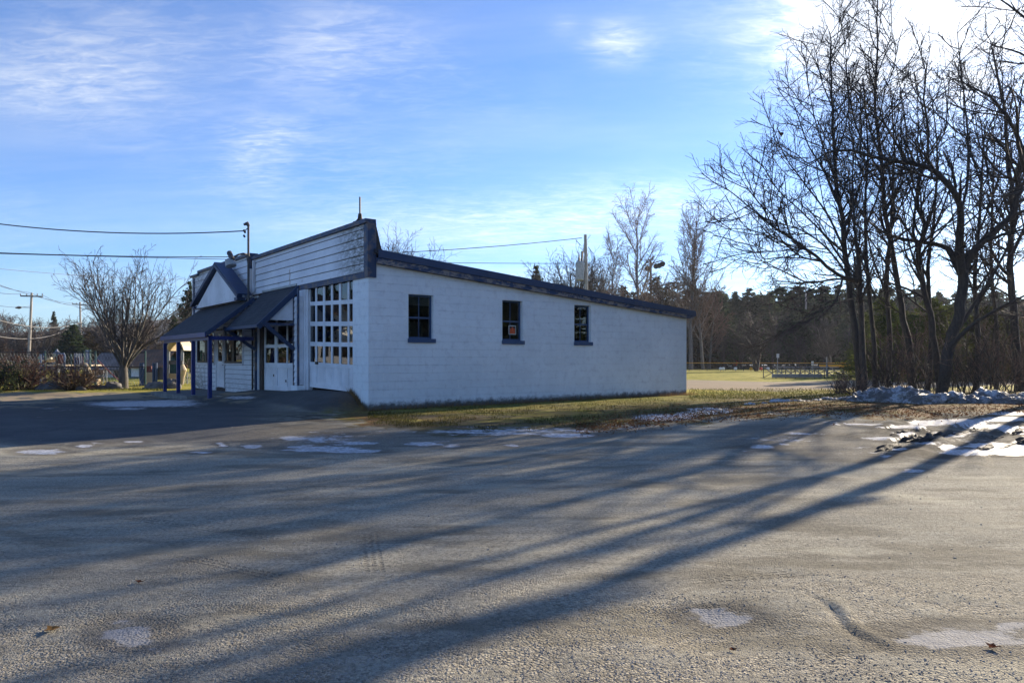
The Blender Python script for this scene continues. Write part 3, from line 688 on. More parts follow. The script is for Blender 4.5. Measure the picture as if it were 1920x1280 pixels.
# left (projecting) front section
WA = (fy(402.5, DL), fy(370, DL)); WB = (fy(455.5, DL), fy(419, DL)); DR = (fy(421, DL), fy(405, DL))
zA0, zA1 = 1.34, 2.48
print('front', YL, YE, YP, ZP, YS, YT, ZT, DR, WA, WB, fr(422, 728, DL), fr(422, 626, DL), fr(437, 680, DL), fr(437, 625, DL), fr(386, 682, DL), fr(386, 625, DL))
DB, DT, WZ0, WZ1 = .44, 2.56, 1.35, 2.58
holes = [(WB[0], WB[1], WZ0, WZ1), (DR[0], DR[1], DB, DT), (WA[0], WA[1], WZ0, WZ1)]
mb = MB(); wall(mb, YL, YE, -.1, lambda a: 3.6, holes, lambda a, t, z: (-DL + .03 + t, a, z), .14); lab(gb(mb, 'wood_wall', M['brownwood']), 'wall behind the porch boards, coloured dark as lap shade in their gaps')  # dark wall colour makes the board gaps read as shadow lines
def siding_holes(mb, y0, y1, z0, z1, d, exp, holes):
    z = z0
    while z < z1 - .01:
        zt_ = min(z + exp, z1); prof = [(-d, z + .013), (-d - .028, z + .015), (-d - .008, zt_), (-d, zt_)]
        cuts = [(h[0], h[1]) for h in holes if h[2] < zt_ - .03 and h[3] > z + .03]; a = y0
        for c in sorted(cuts) + [(y1, y1)]:
            if c[0] > a: mb.prism(prof, 'y', a, c[0])
            a = max(a, c[1])
        z = zt_
mb = MB(); siding_holes(mb, YL + .06, YE, .30, 3.3, DL - .03, .165, [(h[0] - .06, h[1] + .06, h[2] - .05, h[3] + .06) for h in holes]); gb(mb, 'wall_boards', M['siding'])
mb = MB(); siding_holes(mb, YP + .04, YS, 3.3, ZP - .09, DL - .03, .225, [(YS - .95, YS - .3, 4.25, 4.45)]); siding_holes(mb, YS, YT, 3.3, ZT - .08, DL - .03, .225, []); gb(MB().box(-DL + .031, -DL + .12, YP + .03, YS, 3.3, ZP - .09).box(-DL + .031, -DL + .12, YS, YT, 3.3, ZT - .08), 'lap_shade_backing', M['brownwood'])  # backing coloured dark so the laps show shade lines
lab(gb(mb, 'parapet', M['siding']), 'white sided parapet above the porch with one missing board')
gb(MB().box(-DL + .005, -DL + .028, YS - .94, YS - .31, 4.22, 4.41), 'bare_patch', M['brownwood'])
mb = MB().box(-DL - .07, .14, YP - .05, YS + .04, ZP - .09, ZP).box(-DL - .07, .14, YS + .045, YT + .05, ZT - .08, ZT).box(-DL - .05, -DL + .1, YS, YS + .05, ZT + .002, ZP - .092); gb(mb, 'parapet_cap', M['blue'])
mb = MB().box(-DL - .03, .10, YP - .03, YP + .02, ZP - .52, ZP - .092); gb(mb, 'corner_board', M['blue'])
mb = MB().box(-DL - .02, -.04, YP - .02, YP + .03, 3.3, ZP - .522); gb(mb, 'return_panel', M['white'])
mb = MB().box(-DL - .035, -DL + .02, YE + .001, YE + .05, .2, 4.82); gb(mb, 'corner_board', M['bluetrim'])
mb = MB().box(-DL - .035, -DL + .05, YL - .03, YL + .055, .42, 3.29); gb(mb, 'corner_board', M['blue'])
mb = MB().box(-.09, .10, YL - .16, YL - .032, .42, 3.29); gb(mb, 'side_return', M['white'])
mb = MB().box(-.06, .12, YL - .44, YL - .162, .42, 3.29); lab(gb(mb, 'door_jamb', M['brownwood']), 'dark brown jamb of the porch garage door')
# vertical white trim + conduit at the step between the parapets
mb = MB().box(-.06, -.03, YP - .28, YP - .05, 3.75, 4.80).tube([(-.09, YP - .24, 3.7), (-.09, YP - .24, 4.78)], .028, 8); gb(mb, 'conduit', M['white'])

# shop windows and entry door
def shop_window(y0, y1, z0, z1):
    f = MB(); x0, x1 = -DL - .01, -DL + .09; b = .075
    f.box(x0, x1, y0, y0 + b, z0, z1); f.box(x0, x1, y1 - b, y1, z0, z1); f.box(x0, x1, y0 + b, y1 - b, z1 - b, z1); f.box(x0, x1, y0 + b, y1 - b, z0, z0 + b)
    c = (y0 + y1) / 2; f.box(x0 + .005, x1, c - .13, c + .13, z0 + b, z1 - b)
    w = gb(f, 'shop_window', M['blackwood'])
    gb(MB().box(-DL + .035, -DL + .041, y0 + b, y1 - b, z0 + b, z1 - b), 'pane', M['glass'], w)
    gb(MB().box(-DL - .05, -DL + .03, y0 - .06, y1 + .06, z0 - .05, z0 - .002), 'sill', M['white'], w)
    gb(MB().box(-DL - .03, -DL + .03, y0 - .055, y0 - .002, z0, z1 + .055).box(-DL - .03, -DL + .03, y1 + .002, y1 + .055, z0, z1 + .055).box(-DL - .03, -DL + .03, y0, y1, z1 + .002, z1 + .055), 'frame', M['white'], w)
    gb(MB().box(-DL + .3, -DL + .31, y0 + .12, y0 + .42, z0 + .1, z1 - .1), 'curtain', M['innerlight'], w)
shop_window(WB[0], WB[1], WZ0, WZ1); shop_window(WA[0], WA[1], WZ0, WZ1)
y0, y1 = DR
f = MB().box(-DL - .02, -DL + .05, y0, y0 + .06, DB, DT).box(-DL - .02, -DL + .05, y1 - .06, y1, DB, DT).box(-DL - .02, -DL + .05, y0 + .06, y1 - .06, DT - .06, DT)
dr = gb(f, 'entry_door', M['white'])
f = MB().box(-DL, -DL + .045, y0 + .065, y1 - .065, DB + .02, 1.42).box(-DL, -DL + .045, y0 + .065, y0 + .19, 1.42, DT - .065).box(-DL, -DL + .045, y1 - .19, y1 - .065, 1.42, DT - .065).box(-DL, -DL + .045, y0 + .19, y1 - .19, 2.42, DT - .065)
for k in range(4): f.box(-DL - .008, -DL, y0 + .16 + k * .14, y0 + .17 + k * .14, .75, 1.32)
gb(f, 'door_leaf', M['white'], dr)
gb(MB().box(-DL + .02, -DL + .026, y0 + .19, y1 - .19, 1.42, 2.42), 'pane', M['glass'], dr)
gb(MB().tube([(-DL - .05, y0 + .11, 1.3), (-DL, y0 + .11, 1.3)], [.028, .015], 8), 'handle', M['blackwood'], dr)

# large garage door: sagging rows taken down the leaf
def door_big():
    ya, yb = .87, 3.70
    # row lines: photo heights at the left (y=yb) and right (y=ya) end
    rows = []
    for pl, pr in ((537, 526), (565.8, 560.8), (573, 569), (602.7, 602.2), (611, 611), (640.5, 642), (648.5, 650), (678, 684), (686.5, 691.5), (717, 725.5), (725, 735)):
        rows.append((fr(579, pl, .0)[1], fr(661.8, pr, .0)[1]))
    zf = lambda r, y: rows[r][1] + (rows[r][0] - rows[r][1]) * (y - ya) / (yb - ya)
    f = MB(); x0, x1 = .03, .075
    def strip(r0, r1, xa=x0, xb=x1, y0=ya, y1=yb):
        f.add([(xa, y0, zf(r1, y0)), (xa, y1, zf(r1, y1)), (xb, y1, zf(r1, y1)), (xb, y0, zf(r1, y0)), (xa, y0, zf(r0, y0)), (xa, y1, zf(r0, y1)), (xb, y1, zf(r0, y1)), (xb, y0, zf(r0, y0))],
              [(0, 1, 5, 4), (3, 7, 6, 2), (0, 4, 7, 3), (1, 2, 6, 5), (4, 5, 6, 7), (0, 3, 2, 1)])
    for a, b in ((1, 2), (3, 4), (5, 6), (7, 8), (9, 10)): strip(a, b)
    # muntins at photo columns
    cols = [(578.6, 580.2), (590.8, 593.5), (605.2, 608.5), (620.2, 623), (635.2, 638.8), (651.2, 654.2), (661, 662.4)]
    cy = [(fy(b, -.03), fy(a, -.03)) for a, b in cols]
    for a, b in ((0, 1), (2, 3), (4, 5), (6, 7)):
        for c in cy: strip(a, b, x0 + .004, x1 - .004, max(c[0], ya), min(c[1], yb))
    g = gb(f, 'garage_door', M['white']); lab(g, 'large white garage door with four rows of panes, sagging')
    # lower panels
    f = MB()
    mids = [ya] + sorted((cy[i][0] + cy[i][1]) / 2 for i in range(1, 6)) + [yb]
    for a, b in zip(mids, mids[1:]): strip(8, 9, .044, .065, a + .015, b - .015); strip(8, 9, .036, .0435, b - .08, b - .016)
    gb(f, 'panel', M['white'], g)
    for r0, r1 in ((0, 1), (2, 3), (4, 5), (6, 7)):
        for i in range(6):
            y1_, y0_ = cy[i][0], cy[i + 1][1]; q = MB(); rx = rng.uniform(-.0025, .0025); rz = rng.uniform(-.002, .002)
            q.add([(.052 + rx, y0_, zf(r1, y0_)), (.052 - rx, y1_, zf(r1, y1_)), (.052 - rx + rz, y1_, zf(r0, y1_)), (.052 + rx + rz, y0_, zf(r0, y0_)),
                   (.056 + rx, y0_, zf(r1, y0_)), (.056 - rx, y1_, zf(r1, y1_)), (.056 - rx + rz, y1_, zf(r0, y1_)), (.056 + rx + rz, y0_, zf(r0, y0_))],
                  [(0, 1, 2, 3), (7, 6, 5, 4), (0, 4, 5, 1), (1, 5, 6, 2), (2, 6, 7, 3), (3, 7, 4, 0)])
            gb(q, 'pane', M['glass'], g)
    h = fr(592, 680, 0); gb(MB().box(-.005, .03, h[0] - .10, h[0] + .05, h[1] - .04, h[1] + .03), 'handle', M['blackwood'], g)
    gb(MB().box(.1, .2, ya, yb, .35, .64), 'threshold', M['brownwood'], GAR)
door_big()
gb(MB().box(-.01, .14, 3.74, 3.86, .5, 3.498).box(-.035, .14, 3.865, 4.42, .5, 3.498), 'door_jamb', M['white'])
# pier between the doors
mb = MB().box(-.16, -.04, 4.02, 4.40, .76, 3.3); siding(mb, 4.10, 4.34, .80, 3.3, .16, .17); gb(mb, 'divider_pier', M['white'])
gb(MB().box(-.20, -.165, 3.99, 4.085, .74, 3.52).box(-.195, -.165, 4.355, 4.41, .74, 3.3), 'divider_trim', M['blue'])
gb(MB().box(-.24, -.03, 3.96, 4.44, .35, .735), 'pier_block', M['block'])
# porch garage door, two hinged leaves
def door_small():
    ya, yb, ysp = 4.46, fy(495, 0), fy(517, 0)
    f = MB().box(.0, .06, ya, yb, 2.98, 3.10)
    g = gb(f, 'garage_door', M['white']); lab(g, 'porch garage door with glazed upper half, right of the dark jamb')
    def leaf(y0, y1, mids, nm):
        f = MB(); x0, x1 = .0, .05; b = .10
        f.box(x0, x1, y0, y0 + b, .50, 2.62); f.box(x0, x1, y1 - b, y1, .50, 2.62)
        for za, zb in ((.50, .66), (1.22, 1.38), (1.86, 1.96), (2.52, 2.62)): f.box(x0 + .001, x1 - .001, y0 + b, y1 - b, za, zb)
        for mm in mids: f.box(x0 + .004, x1 - .004, mm - .025, mm + .025, .66, 1.22).box(x0 + .004, x1 - .004, mm - .025, mm + .025, 1.38, 1.86).box(x0 + .004, x1 - .004, mm - .025, mm + .025, 1.96, 2.52)
        f.box(.028, .040, y0 + b, y1 - b, .66, 1.22)
        l = gb(f, 'door_leaf', M['white'], g)
        gb(MB().box(.024, .028, y0 + b, y1 - b, 1.38, 2.52), 'pane', M['glass'], g)
    leaf(ysp + .004, yb - .004, [], 'a'); leaf(ya + .004, ysp - .004, [fy(537.5, 0)], 'b')
    f = MB()
    for y in (ya, ysp - .05, fy(537.5, 0) - .03, yb - .08): f.box(.0, .05, y, y + .06, 2.62, 2.98)
    gb(f, 'transom', M['white'], g); gb(MB().box(.03, .034, ya, yb, 2.62, 2.98), 'pane', M['glass'], g)
    for py_, zz_ in ((514, .95), (537, .8)): gb(MB().box(-.02, -.0, fy(py_, 0), fy(py_, 0) + .04, zz_, zz_ + .07), 'handle', M['blackwood'], g)
door_small()
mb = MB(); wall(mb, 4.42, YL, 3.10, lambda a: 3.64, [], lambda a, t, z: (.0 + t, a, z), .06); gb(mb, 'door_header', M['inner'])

# porch canopy
def canopy():
    sl = (3.62 - 2.50) / (1.17 - .05)
    yR = 4.50; yM = 7.42; yE = 13.35
    c = gb(MB().add([(-.02, yR - .12, 3.66), (-1.20, yR - .12, 2.48), (-1.20, yM, 2.48), (-.02, yM, 3.66), (-.02, yR - .12, 3.60), (-1.20, yR - .12, 2.42), (-1.20, yM, 2.42), (-.02, yM, 3.60)],
                    [(0, 1, 2, 3), (7, 6, 5, 4), (0, 4, 5, 1), (1, 5, 6, 2), (2, 6, 7, 3), (3, 7, 4, 0)]), 'canopy_roof', M['shingle']); lab(c, 'right slope of the dark shingled porch canopy on brackets')
    c = gb(MB().add([(-.31, yM, 3.50), (-1.80, yM, 2.34), (-1.80, yE, 2.34), (-.31, yE, 3.50), (-.31, yM, 3.43), (-1.80, yM, 2.27), (-1.80, yE, 2.27), (-.31, yE, 3.43)],
                    [(0, 1, 2, 3), (7, 6, 5, 4), (0, 4, 5, 1), (1, 5, 6, 2), (2, 6, 7, 3), (3, 7, 4, 0)]), 'canopy_roof', M['shingle']); lab(c, 'left slope of the dark shingled porch canopy on posts')
    # soffit darkness: rafters and ceiling board
    mb = MB()
    for k in range(9): mb.bar((-.33, yM + .2 + k * .68, 3.36), (-1.72, yM + .2 + k * .68, 2.27), .04, .09)
    for k in range(4): mb.bar((-.05, yR + .2 + k * .8, 3.52), (-1.12, yR + .2 + k * .8, 2.44), .04, .09)
    gb(mb, 'rafters', M['bluetrim'])
    gb(MB().box(-1.83, -1.79, yM - .02, yE + .02, 2.19, 2.335), 'eave_board', M['post'])
    gb(MB().box(-1.72, -1.63, yM, yE - .1, 2.10, 2.22), 'porch_beam', M['post'])
    gb(MB().box(-1.70, -.32, yM + .0, yM + .06, 2.10, 2.22), 'porch_beam', M['post'])
    gb(MB().box(-1.225, -1.195, yR - .12, yM - .05, 2.40, 2.485).bar((-.0, yR - .14, 3.60), (-1.22, yR - .14, 2.40), .05, .15), 'eave_board', M['bluetrim'])
    gb(MB().bar((-.31, yM - .015, 3.44), (-1.80, yM - .015, 2.28), .04, .13), 'rake_board', M['bluetrim'])
    gb(MB().prism([(-.16, 2.62), (-.16, 3.40), (-.98, 2.62)], 'y', yR - .10, yR - .06), 'cheek_panel', M['white'])
    gb(MB().box(-.06, -.0, yR, yM, 3.655, 3.72).box(-DL - .06, -DL - .03, yM, yE, 3.49, 3.56), 'flashing', M['cream'])
    # brackets
    for y, xw, zw, xe, ze in ((4.33, -.20, 1.80, -1.12, 2.56), (YL - .02, -DL - .04, 1.82, -1.16, 2.50)):
        gb(MB().bar((xw, y, zw), (xe, y, ze), .09, .10).bar((xw, y, 2.5), (xe, y, 2.5), .06, .06), 'brace', M['bluetrim'])
    for px, pb in ((308.5, 737), (333.5, 740), (362.5, 741), (393.5, 743)):
        y = fy(px + (1 if px < 340 else 0), 1.66)
        gx, gy, _ = to_world(-1.66, y); gz = .27
        gb(MB().box(-1.72, -1.605, y - .055, y + .055, gz - .1, 2.10), 'porch_post', M['post'], bevel=.006)
    # gable on the canopy
    yg0, yg1, pk = 7.62, 13.3, 10.15; zb, zp = 3.52, 4.78
    g = gb(MB().prism([(yg0 + .35, zb - .1), (yg1 - .35, zb - .1), (pk, zp - .12)], 'x', -.66, -.34), 'gable', M['white'])
    gb(MB().bar((-.71, pk + .02, zp), (-.71, yg0, zb), .10, .17, (1, 0, 0)).bar((-.71, pk - .02, zp), (-.71, yg1, zb), .10, .17, (1, 0, 0)), 'gable_trim', M['bluetrim'], g)
    gb(MB().bar((-.55, pk + .0, zp + .09), (-.55, yg0 - .02, zb + .07), .46, .035, (0, 0, 1)).bar((-.55, pk, zp + .09), (-.55, yg1 + .02, zb + .07), .46, .035, (0, 0, 1)), 'gable_roof', M['bluetrim'], g)
    gb(MB().box(-.76, -.5, yg0 + .08, yg0 + .40, zb - .11, zb - .02).box(-.74, -.5, yg1 - .35, yg1 - .1, zb - .11, zb - .02), 'gable_return', M['bluetrim'], g)
canopy()
# porch slab
mb = MB().add([(-2.05, 8.6, .31), (-2.05, 13.8, .27), (-.2, 13.8, .30), (-.2, 8.6, .36), (-2.05, 8.6, -.1), (-2.05, 13.8, -.1), (-.2, 13.8, -.1), (-.2, 8.6, -.1)],
              [(0, 1, 2, 3), (7, 6, 5, 4), (0, 4, 5, 1), (1, 5, 6, 2), (2, 6, 7, 3), (3, 7, 4, 0)]); gb(mb, 'porch_slab', M['concrete'])
# gooseneck lamp over the porch
def lp(px, py, d): y, z = fr(px, py, d); return (-d, y, z)
lamp = gb(MB().tube([lp(467.6, 482, .34), lp(464, 477, .45), lp(456, 475.5, .62), lp(447, 477.5, .80), lp(438, 482, .95), lp(432, 487, 1.02)], .032, 8), 'barn_lamp', M['darkmetal'])
a = lp(436, 486.5, 1.02); b = lp(430, 474, 1.02)
gb(MB().tube([a, b], [.07, .085], 10).tube([(b[0], b[1], b[2]), (b[0], b[1] + .02, b[2] + .05)], [.06, .05], 8), 'lamp_socket', M['darkmetal'], lamp)
cx_, cz_ = -1.02, fr(433, 491, 1.02)
c = lp(432.5, 486, 1.02); e = lp(434.5, 499, 1.02)
gb(MB().tube([(c[0], c[1], c[2]), (c[0] - .04, c[1] - .05, c[2] - .06), (e[0] - .02, e[1], e[2])], [.07, .15, .17], 18), 'lamp_shade', M['cream'], lamp)
# service mast
mp_ = (-.46, fr(465.8, 592, .46)[0])
mast = gb(MB().tube([(mp_[0], mp_[1], 3.2), (mp_[0], mp_[1], 5.80)], .036, 10), 'service_mast', M['darkmetal'])
gb(MB().tube([(mp_[0], mp_[1], 5.80), (mp_[0] - .02, mp_[1] + .03, 5.88), (mp_[0] - .08, mp_[1] + .16, 5.86)], [.05, .065, .04], 8), 'weatherhead', M['darkmetal'], mast)
gb(MB().tube([(mp_[0], mp_[1] + .02, 5.75), (mp_[0] - .03, mp_[1] + .30, 5.66)], .015, 6).tube([(mp_[0] - .03, mp_[1] + .34, 5.70), (mp_[0] - .03, mp_[1] + .24, 5.62)], .04, 6).tube([(mp_[0], mp_[1] + .45, 5.55), (mp_[0], mp_[1] + .38, 5.50)], .035, 6), 'insulator', M['wire'], mast)
gb(MB().tube([(-.40, 7.62, 3.7), (-.36, 7.75, 4.2), (-.35, 8.05, 4.92)], .010, 5), 'sign_cable', M['wire'])
# vent pipe / aerial stub behind the near parapet end
ay, az = fr(675, 411, -.03)
v = gb(MB().lathe((.03, ay, PT - .01), [(.10, 0), (.10, .05), (.06, .10), (.045, .22)], 10), 'aerial_base', M['brownwood'])
gb(MB().tube([(.03, ay, PT + .2), (.03, ay, 5.56)], .022, 6), 'aerial_rod', M['wire'], v)
gb(MB().box(-.02, .08, ay + .12, ay + .3, PT + .0, PT + .05), 'aerial_foot', M['wire'], v)
# pipe left of the porch window
gb(MB().tube([(-DL - .09, 7.88, .5), (-DL - .09, 7.88, 3.3)], .03, 8), 'rain_pipe', M['brownwood'])

# ------------------------------------------------------------ trees
def nrm(v):
    l = math.sqrt(v[0] * v[0] + v[1] * v[1] + v[2] * v[2]) or 1; return (v[0] / l, v[1] / l, v[2] / l)
def perp(d, rg):
    while True:
        a = (rg.uniform(-1, 1), rg.uniform(-1, 1), rg.uniform(-1, 1))
        k = a[0] * d[0] + a[1] * d[1] + a[2] * d[2]; b = (a[0] - k * d[0], a[1] - k * d[1], a[2] - k * d[2])
        if b[0] ** 2 + b[1] ** 2 + b[2] ** 2 > .05: return nrm(b)
def grow(out, p, d, L, r0, lvl, cfg, rg):
    c = cfg[lvl]; n = c['seg']; pts = [p]; st = L / n; r1 = max(r0 * c.get('tip', .3), c['rmin'])
    for i in range(n):
        w = c['wob']; d = nrm((d[0] + rg.gauss(0, w), d[1] + rg.gauss(0, w), d[2] + rg.gauss(0, w) + c['up']))
        p = (p[0] + d[0] * st, p[1] + d[1] * st, p[2] + d[2] * st); pts.append(p)
    out.append((lvl, pts, r0, r1)); spawn(out, pts, r0, r1, L, lvl, cfg, rg)
def spawn(out, pts, r0, r1, L, lvl, cfg, rg):
    if lvl + 1 >= len(cfg): return
    c = cfg[lvl + 1]; k = c['n'] if isinstance(c['n'], int) else max(1, int(round(c['n'] * L)))
    n = len(pts) - 1
    for i in range(k):
        t = c['start'] + (1 - c['start']) * (i + rg.random()) / k; f = min(t * n, n - 1e-4); j = int(f); a = f - j
        p0, p1 = pts[j], pts[j + 1]; p = tuple(p0[q] + (p1[q] - p0[q]) * a for q in range(3)); d = nrm(tuple(p1[q] - p0[q] for q in range(3)))
        ang = R(rg.uniform(*c['ang'])); s = perp(d, rg)
        if 'flat' in c: s = nrm((s[0], s[1], s[2] * c['flat'] + .0))
        dd = nrm(tuple(d[q] * math.cos(ang) + s[q] * math.sin(ang) for q in range(3)))
        if c.get('lift'): dd = nrm((dd[0], dd[1], dd[2] + c['lift']))
        l = rg.uniform(*c['len']) * (L if c.get('rel') else 1) * (1 - c.get('fall', .5) * t)
        rr = max((r0 + (r1 - r0) * t) * c['rr'], c['rmin'])
        grow(out, p, dd, l, rr, lvl + 1, cfg, rg)
def tubes(paths, sides):
    """all polylines as tubes, one vertex/quad array"""
    groups = {}
    for lv, pts, a, b in paths: groups.setdefault(len(pts), []).append((pts, a, b))
    VS, FS, base = [], [], 0
    for n, g in groups.items():
        Pn = np.array([q[0] for q in g], float); m = len(g); r = np.linspace(0, 1, n)[None] ; rad = np.array([q[1] for q in g])[:, None] * (1 - r) + np.array([q[2] for q in g])[:, None] * r
        T = np.empty_like(Pn); T[:, 1:-1] = Pn[:, 2:] - Pn[:, :-2]; T[:, 0] = Pn[:, 1] - Pn[:, 0]; T[:, -1] = Pn[:, -1] - Pn[:, -2]
        T /= np.linalg.norm(T, axis=2, keepdims=True) + 1e-9
        D = Pn[:, -1] - Pn[:, 0]; ref = np.where((np.abs(D[:, 2]) > .8 * np.linalg.norm(D, axis=1))[:, None], np.array([[1., 0, 0]]), np.array([[0, 0, 1.]]))[:, None]
        U = np.cross(T, np.broadcast_to(ref, T.shape)); U /= np.linalg.norm(U, axis=2, keepdims=True) + 1e-9; W = np.cross(T, U)
        a = 2 * np.pi * np.arange(sides) / sides
        V = Pn[:, :, None] + rad[:, :, None, None] * (U[:, :, None] * np.cos(a)[None, None, :, None] + W[:, :, None] * np.sin(a)[None, None, :, None])
        VS.append(V.reshape(-1, 3))
        i = np.arange(m)[:, None, None] * n * sides; j = np.arange(n - 1)[None, :, None] * sides; k = np.arange(sides)[None, None]; k2 = (k + 1) % sides
        FS.append((np.stack([i + j + k, i + j + k2, i + j + sides + k2, i + j + sides + k], 3).reshape(-1, 4)) + base); base += m * n * sides
    return np.concatenate(VS), np.concatenate(FS)
def tree_parts(root, paths, split, mats, names=('trunk', 'limbs', 'twigs'), sides=(9, 5, 3)):
    """levels < split[0] trunk, < split[1] limbs, the rest twigs"""
    for lo, hi, nm, mt, sd_ in ((0, split[0], names[0], mats[0], sides[0]), (split[0], split[1], names[1], mats[1], sides[1]), (split[1], 99, names[2], mats[2], sides[2])):
        q = [p for p in paths if lo <= p[0] < hi]
        if q: V, Fc = tubes(q, sd_); mesh_np(nm, V, Fc, mt, root, smoothf=sd_ > 4)
def resample(pts, n):
    pts = [np.array(p, float) for p in pts]; seg = [np.linalg.norm(pts[i + 1] - pts[i]) for i in range(len(pts) - 1)]; tot = sum(seg); out = []
    # Catmull-Rom through the points
    for s in np.linspace(0, tot, n):
        i = 0; a = s
        while i < len(seg) - 1 and a > seg[i]: a -= seg[i]; i += 1
        t = min(a / seg[i], 1); p0 = pts[max(i - 1, 0)]; p1 = pts[i]; p2 = pts[i + 1]; p3 = pts[min(i + 2, len(pts) - 1)]
        out.append(tuple(.5 * ((2 * p1) + (p2 - p0) * t + (2 * p0 - 5 * p1 + 4 * p2 - p3) * t * t + (3 * p1 - p0 - 3 * p2 + p3) * t ** 3)))
    return out, tot
TW = [dict(seg=1, wob=0, up=0, rmin=.1),
      dict(n=1.9, start=.15, ang=(25, 60), len=(1.2, 2.8), seg=6, wob=.13, up=.07, rr=.50, rmin=.016, fall=.35, tip=.3),
      dict(n=4.2, start=.1, ang=(25, 60), len=(.5, 1.2), seg=4, wob=.16, up=.05, rr=.55, rmin=.009, fall=.3, tip=.5),
      dict(n=5.5, start=.08, ang=(25, 60), len=(.2, .55), seg=3, wob=.18, up=.03, rr=.6, rmin=.0058, fall=.2, tip=.7)]
def traced_tree(label, Z, base_px, limbs, cfg=TW, seed=1, mats=None, dens=1.0, name='bare_tree', group='bare trees behind the snow bank', start=.0):
    """limbs: (px points, r0, r1, depth offset at the end, level 0 = trunk, 1 = limb, twig start)"""
    rg = random.Random(seed); x, y, z = g_at(base_px, Z)
    root = thing(name, label, 'tree', (x, y, z), 0, group)
    paths = []
    cf = [dict(c) for c in cfg]; cf[1]['n'] = cf[1]['n'] * dens
    for L in limbs:
        pp, r0, r1, dz, lv, st = L; n = len(pp); W = []
        dz = dz if isinstance(dz, tuple) else (0, dz)
        for i, (a, b) in enumerate(pp):
            q = P(a, b, Z + dz[0] + (dz[1] - dz[0]) * i / (n - 1)); W.append((q[0] - x, q[1] - y, q[2] - z))
        if b is not None and lv == 0: W[0] = (W[0][0], W[0][1], min(W[0][2], -.15))
        pts, tot = resample(W, max(5, int(2.2 * n) + 2))
        pts = [tuple(p[q] + rg.gauss(0, .018 * (r0 * 6)) * (0 < i < len(pts) - 1) for q in range(3)) for i, p in enumerate(pts)]
        paths.append((0 if lv == 0 else .5, pts, r0 * .85, r1))
        cf[1]['start'] = st; sub = []
        spawn(sub, pts, r0, r1, tot, 0, cf, rg); paths += sub
        # continue the tip as fine wood
        d = nrm(tuple(pts[-1][q] - pts[-2][q] for q in range(3)))
        grow(paths, pts[-1], d, rg.uniform(.8, 1.4), max(r1 * .8, .01), 2, cf, rg)
    tree_parts(root, paths, (.4, 1.5), mats or (M['bark'], M['bark'], M['twig']))
    return root
# --- the trees along the right side of the lot
traced_tree('tall straight bare tree leftmost in the clump by the snow bank, branches fanning left', 27, 1612,
    [([(1612, 728), (1606, 650), (1600, 600), (1591, 522), (1583, 460), (1577, 400), (1568, 350), (1564, 251), (1559, 144), (1555, 60)], .17, .02, 1, 0, .36),
     ([(1588, 500), (1545, 440), (1500, 395), (1462, 360), (1440, 330)], .05, .012, -2, 1, .15), ([(1584, 470), (1550, 400), (1505, 340), (1470, 290), (1449, 235)], .055, .012, 2, 1, .15),
     ([(1578, 400), (1550, 330), (1515, 270), (1490, 200), (1470, 160)], .05, .01, 1.5, 1, .1), ([(1572, 350), (1545, 280), (1525, 210), (1512, 140)], .045, .01, -1.5, 1, .1),
     ([(1566, 300), (1585, 240), (1592, 180), (1584, 120)], .04, .01, 1, 1, .1), ([(1560, 200), (1540, 150), (1530, 100), (1522, 75)], .03, .009, 1, 1, .1),
     ([(1590, 520), (1555, 470), (1500, 430), (1450, 420), (1425, 425)], .05, .011, -2, 1, .1), ([(1580, 430), (1610, 360), (1622, 290), (1618, 220)], .045, .01, 2, 1, .1)], seed=3, dens=1.15)
traced_tree('bare tree with long low limbs reaching left over the sports field', 25.5, 1620,
    [([(1622, 728), (1617, 650), (1616, 600), (1610, 520), (1607, 480)], .14, .08, .3, 0, .6),
     ([(1617, 526), (1585, 520), (1557, 505), (1530, 480), (1505, 462), (1478, 442), (1449, 425), (1420, 400), (1395, 380), (1360, 352)], .085, .014, -3, 1, .12),
     ([(1610, 530), (1570, 522), (1520, 530), (1475, 512), (1430, 490), (1390, 482)], .055, .012, 2.5, 1, .15),
     ([(1505, 462), (1470, 470), (1440, 470), (1410, 455)], .03, .01, (-1, -3), 1, .1), ([(1449, 425), (1430, 390), (1400, 350), (1385, 325)], .03, .01, (-2, -3), 1, .1),
     ([(1540, 490), (1500, 480), (1460, 450), (1400, 430), (1350, 430)], .04, .01, (-1, 1), 1, .1),
     ([(1608, 500), (1602, 420), (1598, 340), (1600, 260), (1590, 180)], .05, .012, 1.5, 1, .2), ([(1600, 560), (1540, 580), (1490, 610), (1450, 640)], .035, .01, -3, 1, .1)], seed=5, dens=1.1, mats=(M['bark2'], M['bark2'], M['twig']))
traced_tree('slim bare tree rising to the top edge of the picture', 29, 1711,
    [([(1711, 728), (1704, 642), (1692, 590), (1683, 530), (1670, 455), (1659, 399), (1654, 323), (1640, 200), (1645, 90), (1643, -20)], .17, .02, 1.5, 0, .35),
     ([(1683, 530), (1640, 460), (1600, 410), (1590, 360)], .05, .012, 2, 1, .1), ([(1660, 400), (1690, 330), (1700, 260), (1692, 190), (1680, 120)], .05, .01, 2, 1, .1), ([(1654, 330), (1610, 250), (1590, 170), (1585, 90), (1575, 30)], .055, .01, -1, 1, .12),
     ([(1645, 240), (1660, 170), (1680, 110), (1668, 40)], .035, .009, 1, 1, .1), ([(1692, 590), (1650, 560), (1620, 540), (1580, 545)], .04, .01, -1, 1, .1)], seed=7, dens=1.1)
